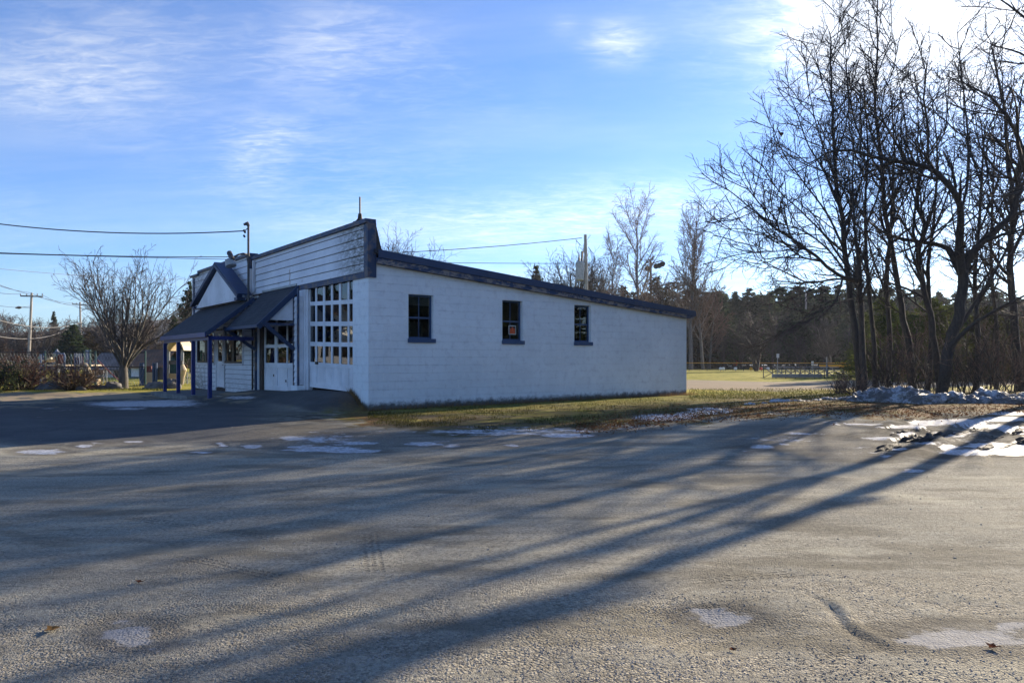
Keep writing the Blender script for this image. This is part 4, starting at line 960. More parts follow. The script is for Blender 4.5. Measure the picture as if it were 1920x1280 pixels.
traced_tree('crooked bare tree between the slim tree and the forked one', 26, 1762,
    [([(1764, 735), (1758, 690), (1752, 642), (1745, 590), (1730, 537), (1722, 500), (1722, 462), (1736, 430), (1724, 395), (1719, 360), (1733, 310), (1740, 250), (1732, 180), (1738, 120)], .15, .02, -1, 0, .3),
     ([(1722, 465), (1712, 430), (1716, 380), (1700, 330), (1690, 290)], .07, .012, 1, 1, .2), ([(1745, 590), (1705, 560), (1665, 530), (1640, 500)], .05, .012, 2, 1, .1),
     ([(1724, 460), (1760, 430), (1790, 410), (1815, 395)], .055, .012, -2, 1, .2), ([(1735, 300), (1770, 250), (1775, 190), (1765, 130)], .04, .01, 1, 1, .1), ([(1733, 540), (1700, 480), (1690, 420), (1670, 370)], .045, .01, -2, 1, .1)], seed=9, dens=1.05, mats=(M['bark2'], M['bark'], M['twig']))
traced_tree('big forked bare tree with a thick arching limb', 25, 1768,
    [([(1766, 745), (1772, 700), (1781, 650), (1797, 582), (1803, 540), (1805, 500)], .235, .165, .2, 0, .9),
     ([(1805, 512), (1800, 470), (1800, 420), (1801, 395), (1787, 359), (1751, 320), (1697, 305), (1643, 295), (1579, 280), (1545, 290), (1521, 305)], .17, .02, -2.2, 1, .28),
     ([(1803, 502), (1782, 470), (1760, 458), (1737, 455), (1677, 444), (1640, 425), (1610, 395)], .13, .02, 2, 1, .35),
     ([(1807, 505), (1820, 480), (1842, 455), (1880, 421), (1902, 395), (1908, 341), (1916, 287), (1898, 234), (1880, 208), (1852, 180), (1815, 160)], .17, .022, -1, 1, .3),
     ([(1801, 395), (1812, 359), (1816, 287), (1810, 201), (1801, 126), (1795, 60)], .06, .012, (-.8, .5), 1, .15), ([(1697, 305), (1670, 250), (1640, 215), (1600, 215)], .05, .012, (-1.6, -2), 1, .1),
     ([(1737, 455), (1715, 420), (1722, 370), (1735, 330)], .06, .012, (1, 1.5), 1, .2), ([(1842, 455), (1880, 440), (1920, 430), (1960, 415)], .08, .02, (-.5, -1), 1, .2), ([(1800, 430), (1840, 395), (1880, 370), (1915, 340)], .04, .012, 1, 1, .1),
     ([(1781, 650), (1815, 615), (1845, 595), (1885, 572), (1930, 550)], .10, .03, -1, 1, .3), ([(1908, 341), (1870, 320), (1840, 280), (1825, 230)], .05, .012, (-.7, -1), 1, .1), ([(1785, 640), (1808, 600), (1835, 560), (1865, 510), (1896, 450), (1910, 400)], .09, .03, 1, 1, .3)], seed=13, dens=.95)
traced_tree('dark bare trunk at the right edge of the picture', 28, 1908,
    [([(1912, 740), (1908, 680), (1903, 620), (1898, 560), (1893, 500), (1896, 440), (1900, 380), (1890, 300), (1885, 220), (1870, 150), (1860, 90)], .20, .03, 1, 0, .3),
     ([(1900, 560), (1868, 540), (1835, 535), (1800, 545)], .05, .012, -1, 1, .1), ([(1896, 480), (1925, 420), (1950, 350), (1960, 280)], .09, .02, 1, 1, .2), ([(1894, 430), (1860, 370), (1850, 300), (1856, 240)], .05, .012, 1, 1, .1)], seed=17, dens=1.1)
traced_tree('bare tree beyond the right edge with branches hanging into the top right corner', 22, 2032,
    [([(2032, 760), (2034, 640), (2030, 520), (2035, 400), (2031, 260), (2034, 120), (2028, -40)], .26, .06, 0, 0, .55),
     ([(2055, 300), (2000, 220), (1960, 140), (1920, 104), (1885, 90), (1859, 83)], .10, .014, -1, 1, .2), ([(2045, 200), (1990, 110), (1940, 50), (1890, 10), (1850, -20)], .10, .014, -.5, 1, .15),
     ([(2060, 380), (2000, 330), (1950, 270), (1925, 200), (1890, 160)], .09, .014, 1, 1, .2)], seed=19, dens=.75)
for k, (px, Z, tx, r, lb) in enumerate(((1640, 28, 1622, .12, 'straight slim trunk in the clump just right of the long limbed tree'), (1663, 30, 1672, .14, 'dark upright trunk in the clump between the long limbed and slim trees'), (1738, 28, 1752, .13, 'upright trunk in the clump left of the crooked tree'), (1828, 27, 1838, .13, 'upright trunk in the clump right of the big forked tree'), (1868, 30, 1860, .12, 'thin upright trunk in the clump left of the right edge trunk'))):
    traced_tree(lb, Z, px, [([(px, 735), (px + (tx - px) * .3 + 4, 640), (px + (tx - px) * .5 - 5, 520), (tx, 400), (tx + 5, 270), (tx - 4, 150 + 20 * k)], r, .016, 1, 0, .3),
        ([(px + 2, 560), (px - 30, 470), (px - 45, 380), (px - 50, 300)], r * .4, .012, 1, 1, .15), ([(tx, 430), (tx + 32, 340), (tx + 40, 250)], r * .35, .012, -1, 1, .15), ([(tx, 340), (tx - 28, 250), (tx - 32, 170)], r * .3, .01, 1, 1, .1)], seed=140 + k, dens=.65)
for k, (px, Z, h, r, lb) in enumerate(((1976, 22, 13, .26, 'straight bare tree just outside the right edge of the picture'),)):
    traced_tree(lb, Z, px, [([(px, 740), (px + 3, HY - 300 * h / 13 * 13 / Z), (px - 3, HY - 480 * 13 / Z), (px + 6, HY - 780 * 13 / Z)], r, .05, 0, 0, .55),
        ([(px + 2, HY - 430 * 13 / Z), (px + 40, HY - 620 * 13 / Z), (px + 60, HY - 740 * 13 / Z)], r * .3, .02, -2, 1, .2),
        ([(px - 6, HY - 420 * 13 / Z), (px - 60, HY - 620 * 13 / Z), (px - 70, HY - 800 * 13 / Z)], r * .4, .03, -3, 1, .1)], seed=40 + k, dens=.2)

def free_tree(name, label, cat, px, Z, h, seed, cfg, mats, r0, group=None, lean=(0, 0), split=(1, 2), sides=(8, 5, 3), z0=None):
    rg = random.Random(seed); x, y, z = g_at(px, Z); z = z if z0 is None else z0
    root = thing(name, label, cat, (x, y, z), rg.uniform(0, 6), group); paths = []
    grow(paths, (0, 0, -.2), nrm((lean[0], lean[1], 1)), h, r0, 0, cfg, rg)
    tree_parts(root, paths, split, mats, sides=sides); return root
# vase shaped tree by the playground: many stems from one short trunk
def vase_tree(name, label, px, Z, h, seed, stems, spread, mats, r0, fork, group=None, tw=.008, zoff=0, dens=1.):
    rg = random.Random(seed); x, y, z = g_at(px, Z); root = thing(name, label, 'tree', (x, y, z - zoff), 0, group); paths = []
    cfg = [dict(seg=1, wob=0, up=0, rmin=.1), dict(seg=9, wob=.10, up=.0, rmin=tw * 2, tip=.18),
           dict(n=2.2 * dens * 5 / h, start=.15, ang=(18, 40), len=(.26, .5), rel=1, seg=5, wob=.12, up=.06, rr=.5, rmin=tw * 1.3, fall=.3),
           dict(n=3.4 * dens * 5 / h, start=.12, ang=(20, 50), len=(.28, .5), rel=1, seg=4, wob=.14, up=.03, rr=.55, rmin=tw, fall=.2, tip=.6),
           dict(n=4.5 * dens * 5 / h, start=.1, ang=(25, 55), len=(.3, .55), rel=1, seg=3, wob=.16, up=.02, rr=.6, rmin=tw * .85, fall=.2, tip=.7)]
    tr = [(0, 0, -.2), (.02, 0, fork * .4), (0, .02, fork * .75), (0, 0, fork)]; pts, _ = resample(tr, 7); paths.append((0, pts, r0, r0 * .72))
    for k in range(stems):
        a = 2 * math.pi * (k + rg.uniform(-.3, .3)) / stems * 1.618 * 2; tl = spread * math.sqrt((k + .5) / stems)
        d = nrm((math.cos(a) * math.sin(tl), math.sin(a) * math.sin(tl), math.cos(tl)))
        L = (h - fork) / max(math.cos(tl), .62) * rg.uniform(.86, 1.02)
        grow(paths, (d[0] * r0 * .5, d[1] * r0 * .5, fork - .25 + rg.random() * .2), d, L, r0 * rg.uniform(.17, .30), 1, cfg, rg)
    tree_parts(root, paths, (1, 2), mats); return root
vase_tree('bare_tree', 'wide vase shaped bare tree beside the playground fence', 231, 30.5, 5.0, 4, 22, .58, (M['barkgrey'], M['barkgrey'], M['twiggrey']), .22, 1.0, 'bare trees around the playground', .0065, dens=1.15)

BIRCH = [dict(seg=10, wob=.035, up=.02, rmin=.03, tip=.12),
         dict(n=30, start=.22, ang=(24, 50), len=(.28, .48), rel=1, seg=6, wob=.1, up=.09, rr=.42, rmin=.03, fall=.45),
         dict(n=3.6, start=.12, ang=(25, 55), len=(.9, 1.8), seg=4, wob=.15, up=.02, rr=.5, rmin=.015, fall=.4, tip=.6),
         dict(n=5.2, start=.08, ang=(25, 60), len=(.3, .7), seg=3, wob=.2, up=-.03, rr=.6, rmin=.011, fall=.2, tip=.8)]
b1 = free_tree('birch_tree', 'tall twin stemmed bare birch left of the floodlight pole', 'tree', 1192, 84, 17.9, 21, BIRCH, (M['birch'], M['birch'], M['twigred']), .30, 'tall birches behind the garage')
b2 = free_tree('birch_tree', 'narrow tall bare birch right of the floodlight pole', 'tree', 1296, 84, 17.9, 22, BIRCH, (M['birch'], M['birch'], M['twigred']), .26, 'tall birches behind the garage', lean=(-.03, 0))
free_tree('birch_tree', 'leaning side birch at the foot of the twin stemmed one', 'tree', 1150, 86, 14, 23, BIRCH, (M['birch'], M['birch'], M['twigred']), .2, 'tall birches behind the garage', lean=(-.14, 0))
free_tree('birch_tree', 'shorter birch leaning right beside the narrow tall one', 'tree', 1318, 86, 14.5, 24, BIRCH, (M['birch'], M['birch'], M['twigred']), .2, 'tall birches behind the garage', lean=(.22, 0))
vase_tree('bare_tree', 'fan shaped bare tree behind the transformer pole', 1082, 66, 9.8, 31, 20, .36, (M['barkgrey'], M['twiggrey'], M['twiggrey']), .3, 1.6, 'bare trees behind the garage', .012, dens=1.5)
vase_tree('bare_tree', 'bare tree whose tips show above the garage roof by the parapet', 716, 60, 10.4, 32, 14, .36, (M['bark'], M['twiggrey'], M['twiggrey']), .25, 2.2, 'bare trees behind the garage', .010, dens=1.8)

# ------------------------------------------------------------ conifers, woods, shrubs
def tris(cen, size, rs, flat=1., up=0.):
    """small leaf triangles at the given centres"""
    n = len(cen); a = rs.normal(size=(n, 3)); a[:, 2] *= flat; a /= np.linalg.norm(a, axis=1, keepdims=True) + 1e-9
    b = rs.normal(size=(n, 3)); b[:, 2] *= flat; b -= a * (a * b).sum(1, keepdims=True); b /= np.linalg.norm(b, axis=1, keepdims=True) + 1e-9
    s = size * rs.uniform(.55, 1.3, (n, 1))
    V = np.stack([cen + a * s, cen - a * s * .5 + b * s * .5, cen - a * s * .5 - b * s * .5], 1).reshape(-1, 3)
    return V, np.arange(3 * n).reshape(-1, 3)
def conifer_mesh(h, rad, seed, m, size=.26, gaps=.25, taper=.9, density=1., base=.12, droop=-.12):
    """trunk paths + foliage arrays"""
    rs = np.random.RandomState(seed); paths = [(0, [(0, 0, -.3), (rs.normal() * .05, 0, h * .35), (rs.normal() * .12, rs.normal() * .1, h * .7), (0, 0, h * .98)], h * .016, .03)]
    C = []; z = h * base; lay = 0
    while z < h * .985:
        f = (z - h * base) / (h * (1 - base)); R_ = rad * (1 - f) ** taper * (.75 + .5 * rs.rand()) + .12
        nb = rs.randint(5, 9) if f < .85 else 4
        for k in range(nb):
            if rs.rand() < gaps: continue
            a = rs.rand() * 6.283; L = R_ * rs.uniform(.7, 1.15); rise = droop * L + rs.normal() * .15
            if f > .8: rise = abs(rise)
            p0 = np.array((0, 0, z)); p1 = np.array((math.cos(a) * L, math.sin(a) * L, z + rise)); paths.append((1, [tuple(p0), tuple((p0 + p1) / 2 + (0, 0, .05 * L)), tuple(p1)], .03 + L * .008, .012))
            n = int(density * (14 + 26 * L)); t = rs.beta(2.2, 1.1, n)[:, None]; w = (.12 + .20 * L) * (1.15 - .6 * t)
            C.append(p0 + (p1 - p0) * t + rs.normal(size=(n, 3)) * w * np.array((1, 1, .55)))
        z += h * rs.uniform(.026, .045); lay += 1
    n = int(40 * density); C.append(np.array((0, 0, h * .95)) + rs.normal(size=(n, 3)) * np.array((.12, .12, h * .035)))
    return paths, tris(np.concatenate(C), size, rs, .6)
PROTO = {}
def conifer_proto(key, h, rad, seed, m, tm='pole_dark', **kw):
    paths, (V, Fc) = conifer_mesh(h, rad, seed, m, **kw); root = thing(key, 'x', 'tree')
    Vt, Ft = tubes(paths, 4); mesh_np('trunk', Vt, Ft, M[tm], root); mesh_np('crown', V, Fc, M[m], root); PROTO[key + str(seed)] = (root, h); root['unused'] = 1; return key + str(seed)
def place(key, label, group, px, Z, h, seed=0, cat='tree', zoff=0., wide=1.):
    root, h0 = PROTO[key]; rg = random.Random(seed * 7 + int(px)); 
    if root.get('unused'):
        c = root; del root['unused']
    else:
        c = copy_tree(root)
    x, y, z = g_at(px, Z); s = h / h0; c.location = (x, y, z - zoff); c.scale = (s * wide, s * wide, s); c.rotation_euler = (0, 0, rg.uniform(0, 6.28)); tag(c, label, cat, group); return c
PINES = [conifer_proto('pine_tree', 15, 3.0, 61, 'pine', gaps=.1, size=.34, taper=.7), conifer_proto('pine_tree', 14, 2.6, 62, 'pine', gaps=.1, taper=.6, size=.34), conifer_proto('pine_tree', 16, 3.3, 63, 'pine', gaps=.2, base=.2, droop=.12, taper=.5, size=.34), conifer_proto('pine_tree', 13, 2.8, 64, 'pine', gaps=.12, taper=.6, size=.34)]
SPR = conifer_proto('spruce_tree', 12, 2.1, 65, 'pine', gaps=.12, density=1.2)
BRN = [conifer_proto('rusty_tree', 9, 3.2, 66, 'pinebrown', gaps=.3, base=.05, taper=.5, size=.17, density=1.1), conifer_proto('rusty_tree', 9, 2.8, 67, 'pinebrown', gaps=.3, base=.05, taper=.45, size=.16, density=1.1)]
YOUNG = [conifer_proto('young_pine', 6, 2.2, 68, 'pineyellow', gaps=.25, base=.05, size=.13, density=1.5, taper=.6)]
BCFG = [dict(seg=9, wob=.05, up=.03, rmin=.05, tip=.15), dict(n=26, start=.15, ang=(22, 50), len=(.28, .5), rel=1, seg=6, wob=.1, up=.08, rr=.45, rmin=.04, fall=.5),
        dict(n=1.7, start=.15, ang=(22, 50), len=(1.1, 2.4), seg=4, wob=.14, up=.05, rr=.5, rmin=.028, fall=.4, tip=.6), dict(n=2.6, start=.1, ang=(22, 55), len=(.5, 1.1), seg=3, wob=.18, up=.02, rr=.6, rmin=.022, fall=.2, tip=.8)]
def bare_proto(seed, h, m, tm='barkgrey', cfg=BCFG, r0=.2, stems=1):
    rg = random.Random(seed); root = thing('bare_tree', 'x', 'tree'); paths = []
    for s in range(stems):
        a = rg.uniform(0, 6.28); l = 0 if stems == 1 else .28
        grow(paths, (0, 0, -.2), nrm((math.cos(a) * l, math.sin(a) * l, 1)), h * rg.uniform(.8, 1), r0, 0, cfg, rg)
    tree_parts(root, paths, (1, 2), (M[tm], M[m], M[m]), sides=(5, 3, 3)); PROTO['bare%d' % seed] = (root, h); root['unused'] = 1; return 'bare%d' % seed
BARE = [bare_proto(71, 12, 'twiggrey'), bare_proto(72, 11, 'twiggrey', stems=2), bare_proto(73, 12, 'twigred'), bare_proto(74, 10, 'twiggrey', 'birch', stems=2)]
DBARE = [bare_proto(75, 10, 'twigfield', 'pole_dark', stems=2), bare_proto(76, 11, 'twigfield', 'pole_dark')]
# dark pine belt right of the garage
hd = lambda py, Z: (HY - py) * Z / F + EYE - .25
rg = random.Random(99)
row = [(1285, 548), (1302, 540), (1322, 560), (1340, 545), (1352, 548), (1378, 548), (1402, 543), (1425, 552), (1442, 548), (1462, 538), (1484, 545), (1500, 535), (1520, 540), (1545, 535), (1570, 538), (1600, 530), (1630, 540), (1662, 535), (1695, 545), (1725, 540), (1760, 548), (1800, 545), (1838, 552), (1870, 560), (1905, 555), (1945, 550), (2000, 550)]
place_word = ['left end of the pine belt right behind the garage corner', 'just beside the garage corner']
USED = {}
def uq(base, px):
    l = base + ' ' + between(px); n = USED.get(l, 0); USED[l] = n + 1
    return l if n == 0 else l + ', ' + ['its right neighbour', 'third of these', 'fourth of these', 'fifth of these', 'sixth of these', 'last of these'][min(n - 1, 5)]
def between(px):
    if px < 460:
        ml = [(-20, 'at the left edge'), (50, 'behind the first utility pole'), (100, 'by the pointed spruce'), (150, 'behind the second utility pole'), (230, 'behind the wide tree'), (300, 'left of the porch'), (360, 'by the porch end')]
        return min(ml, key=lambda m: abs(m[0] - px))[1]
    marks = [(1000, 'by the lone spruce'), (1070, 'by the fan shaped tree'), (1130, 'by the transformer pole'), (1190, 'by the twin stemmed birch'), (1235, 'by the floodlight pole'), (1290, 'directly right of the garage end'), (1345, 'left of the lone field tree'), (1400, 'behind the lone field tree'), (1460, 'left of the blue box pole'), (1520, 'at the blue box pole'),
             (1580, 'left of the bare clump'), (1640, 'behind the leftmost trunks of the clump'), (1680, 'left of the slim bare tree'), (1720, 'right of the slim bare tree'), (1760, 'at the crooked tree'), (1800, 'right of the big forked tree'), (1850, 'left of the right edge trunk'), (1900, 'at the right edge trunk'), (1940, 'just outside the right edge'), (2100, 'beyond the right edge of the picture')]
    return min(marks, key=lambda m: abs(m[0] - px))[1]
for k, (px, py) in enumerate(row):
    Z = rg.uniform(112, 126); place(PINES[k % 4] if k % 5 else SPR, 'tall dark pine %s from the garage, %s' % (['one', 'two', 'three', 'four', 'five', 'six', 'seven', 'eight', 'nine', 'ten', 'eleven', 'twelve', 'thirteen', 'fourteen', 'fifteen', 'sixteen', 'seventeen', 'eighteen', 'nineteen', 'twenty', 'twenty one', 'twenty two', 'twenty three', 'twenty four', 'twenty five', 'twenty six', 'twenty seven'][k].replace('one', 'first').replace('two', 'second').replace('three', 'third'), between(px).replace('the light pole with the blue box', 'the blue box pole').replace(' of the picture', '')), 'dark pines behind the sports field', px, Z, hd(py, Z), k, wide=1.5)
for k in range(24):
    px = 1296 + k * 30; place(PINES[(k + 2) % 4], uq('dark pine of the rear row', px), 'pines of the rear row', px, 138, hd(rg.uniform(546, 562), 138), 150 + k, wide=1.7)
for k in range(22):
    px = 1292 + k * 32 + rg.uniform(-8, 8); Z = rg.uniform(98, 108); place(PINES[(k * 3 + 1) % 4], uq('lower dark pine in the belt,', px), 'lower pines filling the belt', px, Z, hd(rg.uniform(575, 612), Z), 100 + k, wide=1.7)
for k in range(14):
    px = 1300 + k * 48 + rg.uniform(-15, 15); Z = rg.uniform(90, 97); place(DBARE[k % 2], uq('small bare tree before the pines,', px), 'small bare trees at the edge of the pine belt', px, Z, hd(rg.uniform(590, 630), Z), 200 + k, wide=1.3)
t_ = place(DBARE[0], 'small dark bare tree standing alone on the field by the snowy path', 'lone field tree', 1418, 74, hd(590, 74), 300, wide=1.6); del t_['group']
# brown thicket above the garage roof
for k, (px, py, w) in enumerate(((1005, 512, 1), (1058, 535, 1), (1085, 540, 1), (1130, 545, 1), (1165, 538, 1), (1195, 550, 1), (1235, 520, 1), (1262, 530, 1), (1290, 545, 1), (1215, 552, 1), (1320, 560, 1))):
    Z = 95 + 3 * (k % 3)
    if k == 0: place(SPR, 'dark spruce tip above the middle of the garage roof', None, px, 80, hd(500, 80), 5, wide=1.)
    else: place(BRN[k % 2], uq('rusty oak over the roof,', px), 'rusty trees over the garage roof', px, Z, hd(py, Z), 400 + k, wide=1.15)
for k, px in enumerate((1110, 1150, 1240, 1275, 1330)): place(BARE[(k + 2) % 4], uq('thin bare tree over the roof,', px), 'thin bare trees over the garage roof', px, 92, hd(520 + 6 * k, 92), 430 + k)
# woods at the left
hz = [(-30, 610), (5, 600), (28, 592), (50, 600), (75, 605), (98, 612), (120, 600), (180, 600), (205, 590), (250, 600), (285, 590), (305, 600), (330, 585), (350, 575), (375, 590), (400, 590)]
for k, (px, py) in enumerate(hz):
    Z = 108 + 4 * (k % 4); place(BARE[k % 4], uq('bare grey tree in the wood', px), 'bare trees in the wood at the left', px, Z, hd(py, Z), 500 + k, wide=1.35)
for k in range(26):
    px = -24 + k * 16.5 + rg.uniform(-6, 6); place(BARE[(k + 1) % 4], uq('small grey tree at the wood front', px), 'small bare trees at the front of the left wood', px, 92 + k % 3, hd(rg.uniform(605, 640), 92), 530 + k, wide=1.6)
for k in range(12):
    px = -30 + k * 36 + rg.uniform(-9, 9); place(BRN[k % 2], uq('low brown brushy tree', px), 'low brown trees under the left wood', px, 100, hd(rg.uniform(640, 655), 100), 560 + k, wide=1.8)
place(SPR, 'pointed dark spruce between the two utility poles', None, 101, 120, hd(585, 120), 71, wide=.8)
place(PINES[1], 'broad dark green pine beside the second utility pole', None, 138, 82, hd(608, 82), 72, wide=1.7)
place(PINES[3], 'dark pine just right of the second utility pole', None, 128, 84, hd(618, 84), 76, wide=1.5)
place(BRN[0], 'rusty leafed tree right of the second utility pole', None, 166, 84, hd(622, 84), 73, wide=1.1)
place(PINES[2], 'dark pine with open limbs rising behind the porch end of the garage', None, 357, 60, hd(530, 60), 74, wide=.8)
place(PINES[0], 'dark pine half hidden behind the wide bare tree', None, 325, 90, hd(590, 90), 75)
# hill line far behind
def hill():
    xs = np.linspace(-900, 500, 90); V = []; Fc = []
    for i, x in enumerate(xs):
        hh = 24 * math.exp(-((x + 235) / 120) ** 2) + 13 * math.exp(-((x + 420) / 160) ** 2) + 7 + 1.6 * float(fbm(x * .12, 3., 4)) + 1.6 * float(fbm(x * .9, 7., 3))
        for j, (dy, f) in enumerate(((-60, 0), (-30, .45), (0, .8), (40, 1), (90, .7), (140, 0))): V.append((x, 560 + dy, hh * f - (0 if f else 1)))
    n = 6
    for i in range(len(xs) - 1):
        for j in range(n - 1): Fc.append((i * n + j, (i + 1) * n + j, (i + 1) * n + j + 1, i * n + j + 1))
    m = simple('wooded_hill', (.060, .050, .042), (.035, .035, .026), .08, .95, .9); o = mesh_np('hill', V, Fc, m); tag(o, 'low wooded hill behind the left wood', None, None, 'structure')
hill()

SH = [dict(seg=6, wob=.13, up=.02, rmin=.012, tip=.3), dict(n=2.8, start=.12, ang=(20, 52), len=(.35, .8), seg=4, wob=.16, up=.05, rr=.5, rmin=.008, fall=.4, tip=.5), dict(n=4, start=.08, ang=(22, 60), len=(.14, .4), seg=3, wob=.18, up=.02, rr=.6, rmin=.0055, fall=.2, tip=.7)]
def shrub(name, label, px, Z, h, stems, seed, mats, spread=.6, width=.25, group=None, leaves=None, cfg=SH, nleaf=0, loc=None):
    rg = random.Random(seed); x, y, z = loc or g_at(px, Z); root = thing(name, label, 'shrub', (x, y, z), 0, group); paths = []
    for k in range(stems):
        a = rg.uniform(0, 6.28); q = rg.random() ** .7; l = spread * q
        grow(paths, (math.cos(a) * width * rg.random(), math.sin(a) * width * rg.random(), -.08), nrm((math.cos(a) * math.sin(l), math.sin(a) * math.sin(l), math.cos(l))), h * rg.uniform(.6, 1.05), .013 + .006 * rg.random(), 0, cfg, rg)
    V, Fc = tubes([p for p in paths if p[0] == 0], 4); mesh_np('stems', V, Fc, mats[0], root)
    V, Fc = tubes([p for p in paths if p[0] > 0], 3); mesh_np('twigs', V, Fc, mats[1], root)
    if leaves:
        rs = np.random.RandomState(seed); ends = np.array([p[1][-1] for p in paths if p[0] >= 1]); c = ends[rs.randint(0, len(ends), nleaf)] + rs.normal(size=(nleaf, 3)) * .05
        V, Fc = tris(c, .045, rs); mesh_np('leaves', V, Fc, M[leaves], root)
    return root
shrub('shrub', 'broad reddish twiggy bush at the left edge below the first utility pole', 38, 29.5, 1.5, 60, 81, (M['bark2'], M['twigred']), .95, .45, 'bushes along the playground fence', 'leaf', nleaf=700)
shrub('shrub', 'rounded dark reddish bush between the two playground fence posts', 137, 29, 1.12, 75, 82, (M['bark2'], M['twigred']), .95, .30, 'bushes along the playground fence', 'leaf', nleaf=500)
shrub('shrub', 'dark evergreen bush cut by the left edge of the picture', -6, 28.5, 1.0, 30, 83, (M['bark2'], M['twig']), .9, .3, 'bushes along the playground fence', 'pine', nleaf=3500)
# thicket under the right clump
spots = [(1640, 26.5, 2.2), (1665, 28, 2.8), (1690, 25.5, 1.9), (1718, 27, 2.6), (1742, 25, 1.8), (1760, 28.5, 3.0), (1800, 26, 2.2), (1822, 24.8, 2.3), (1843, 27, 3.0), (1866, 25, 2.6), (1888, 27.5, 3.2), (1915, 25, 2.4), (1945, 27, 3.0), (1700, 31, 3.4), (1790, 31, 3.6), (1860, 31, 3.6), (1985, 26, 2.8), (1925, 31, 3.4)]
for k, (px, Z, h) in enumerate(spots):
    shrub('shrub', uq('leafless brown shrub', px), px, Z, h, 9, 600 + k, (M['bark2'], M['twigred'] if k % 2 else M['twig']), .5, .45, 'leafless shrubs behind the snow bank')
for k, (px, Z, h) in enumerate(((1590, 25.5, .7), (1570, 26, .55), (1608, 24.5, .8))): shrub('shrub', uq('sparse low twigs', px), px, Z, h, 14, 650 + k, (M['bark2'], M['twigred']), .9, .3, 'sparse low twigs left of the clump')
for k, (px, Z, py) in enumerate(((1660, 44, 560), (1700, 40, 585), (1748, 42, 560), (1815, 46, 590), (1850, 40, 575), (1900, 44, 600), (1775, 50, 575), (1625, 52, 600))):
    place(YOUNG[0], uq('yellow green young pine', px), 'young pines behind the clump', px, Z, hd(py, Z), 700 + k, wide=1.15)
for k, (px, Z, py) in enumerate(((1640, 60, 575), (1685, 62, 560), (1730, 58, 570), (1790, 60, 565), (1835, 62, 572), (1880, 60, 560), (1925, 60, 565), (1560, 80, 600))):
    place(BARE[k % 4], uq('small tangled bare tree', px), 'small bare trees behind the clump', px, Z, hd(py, Z), 720 + k, wide=1.2)

# ------------------------------------------------------------ snow bank, boulders
def lump(name, label, cat, c, sx, sy, sz_, seed, m, rough=.35, group=None, nu=40, nv=20, rz=0):
    th = np.linspace(0, 2 * np.pi, nu, endpoint=False); ph = np.linspace(0, np.pi / 2, nv)
    V = []
    for p in ph:
        for t in th:
            x, y, z = math.cos(t) * math.cos(p), math.sin(t) * math.cos(p), math.sin(p) ** .8
            k = 1 + rough * (float(fbm(x * 2.2 + seed * 3.1, y * 2.2 + z * 2 + seed, 5)) - .5) * 2
            k2 = 1 + rough * .8 * (float(fbm(x * 5 + seed, y * 5 + z * 5, 4)) - .5) * 2
            V.append((x * sx * k, y * sy * k, z * sz_ * k * k2 - .06))
    Fc = [(i * nu + j, i * nu + (j + 1) % nu, (i + 1) * nu + (j + 1) % nu, (i + 1) * nu + j) for i in range(nv - 1) for j in range(nu)]
    o = mesh_np(name, V, Fc, m, None, True); o.location = c; o.rotation_euler = (0, 0, rz); tag(o, label, cat, group); return o
def snowmat(name, dirty):
    m, t, o = mat(name); v = t.coord(); n = t.noise(v, 3.2, 8, .75); f = t.noise(v, 26, 5, .7)
    c = t.mix(t.ramp(n, .48 - dirty * .16, .62 - dirty * .12), (.55, .57, .60), (.13, .125, .12)); c = t.mix(t.math('MULTIPLY', t.ramp(f, .55, .68), .6), c, (.07, .06, .055))
    principled(t, o, Base_Color=c, Roughness=.6, Subsurface_Weight=.0, Normal=bump(t, t.math('ADD', n, t.math('MULTIPLY', f, .6)), .9, .08)); return m
M['snow'] = snowmat('old_snow', .6); M['snowclean'] = snowmat('clean_snow', -.4)
for k, (px, py, w, h) in enumerate(((1500, 752, .28, .12), (1532, 750, .26, .12), (1562, 749, .30, .14), (1590, 749, .34, .17), (1622, 751, .48, .34), (1655, 752, .62, .46), (1692, 753, .85, .56), (1745, 755, .7, .44), (1790, 754, .62, .40), (1826, 755, .6, .34), (1866, 754, .62, .50), (1900, 756, .5, .30), (1935, 755, .6, .42), (1985, 756, .8, .48))):
    x, y, z = G(px, py); lump('snow_pile', uq('grubby lump of the snow bank', px), 'snow pile', (x, y + w * .3, z), w * 1.25, w * .8, h * .8, 20 + k, M['snow'], .42, 'lumps of the snow bank', 56, 26, k)
for k, (px, py, w, h, lb) in enumerate(((1407, 758, .20, .09, 'small white snow lump on the grass left of the snow bank'), (1432, 756, .16, .08, 'pair member of two small snow lumps, the right one'), (1462, 753, .34, .13, 'longer low snow heap just left of the bank'),
        (1312, 772, .36, .07, 'flat white snow heap at the edge of the lot nearest the garage'), (1340, 768, .26, .08, 'small white snow heap right of the flat one at the lot edge'), (1245, 784, .42, .05, 'thin long snow remnant at the lot edge'))):
    x, y, z = G(px, py); lump('snow_pile', lb, 'snow pile', (x, y, z), w, w * .5, h, 40 + k, M['snowclean'], .4, None, 40, 16, .3)
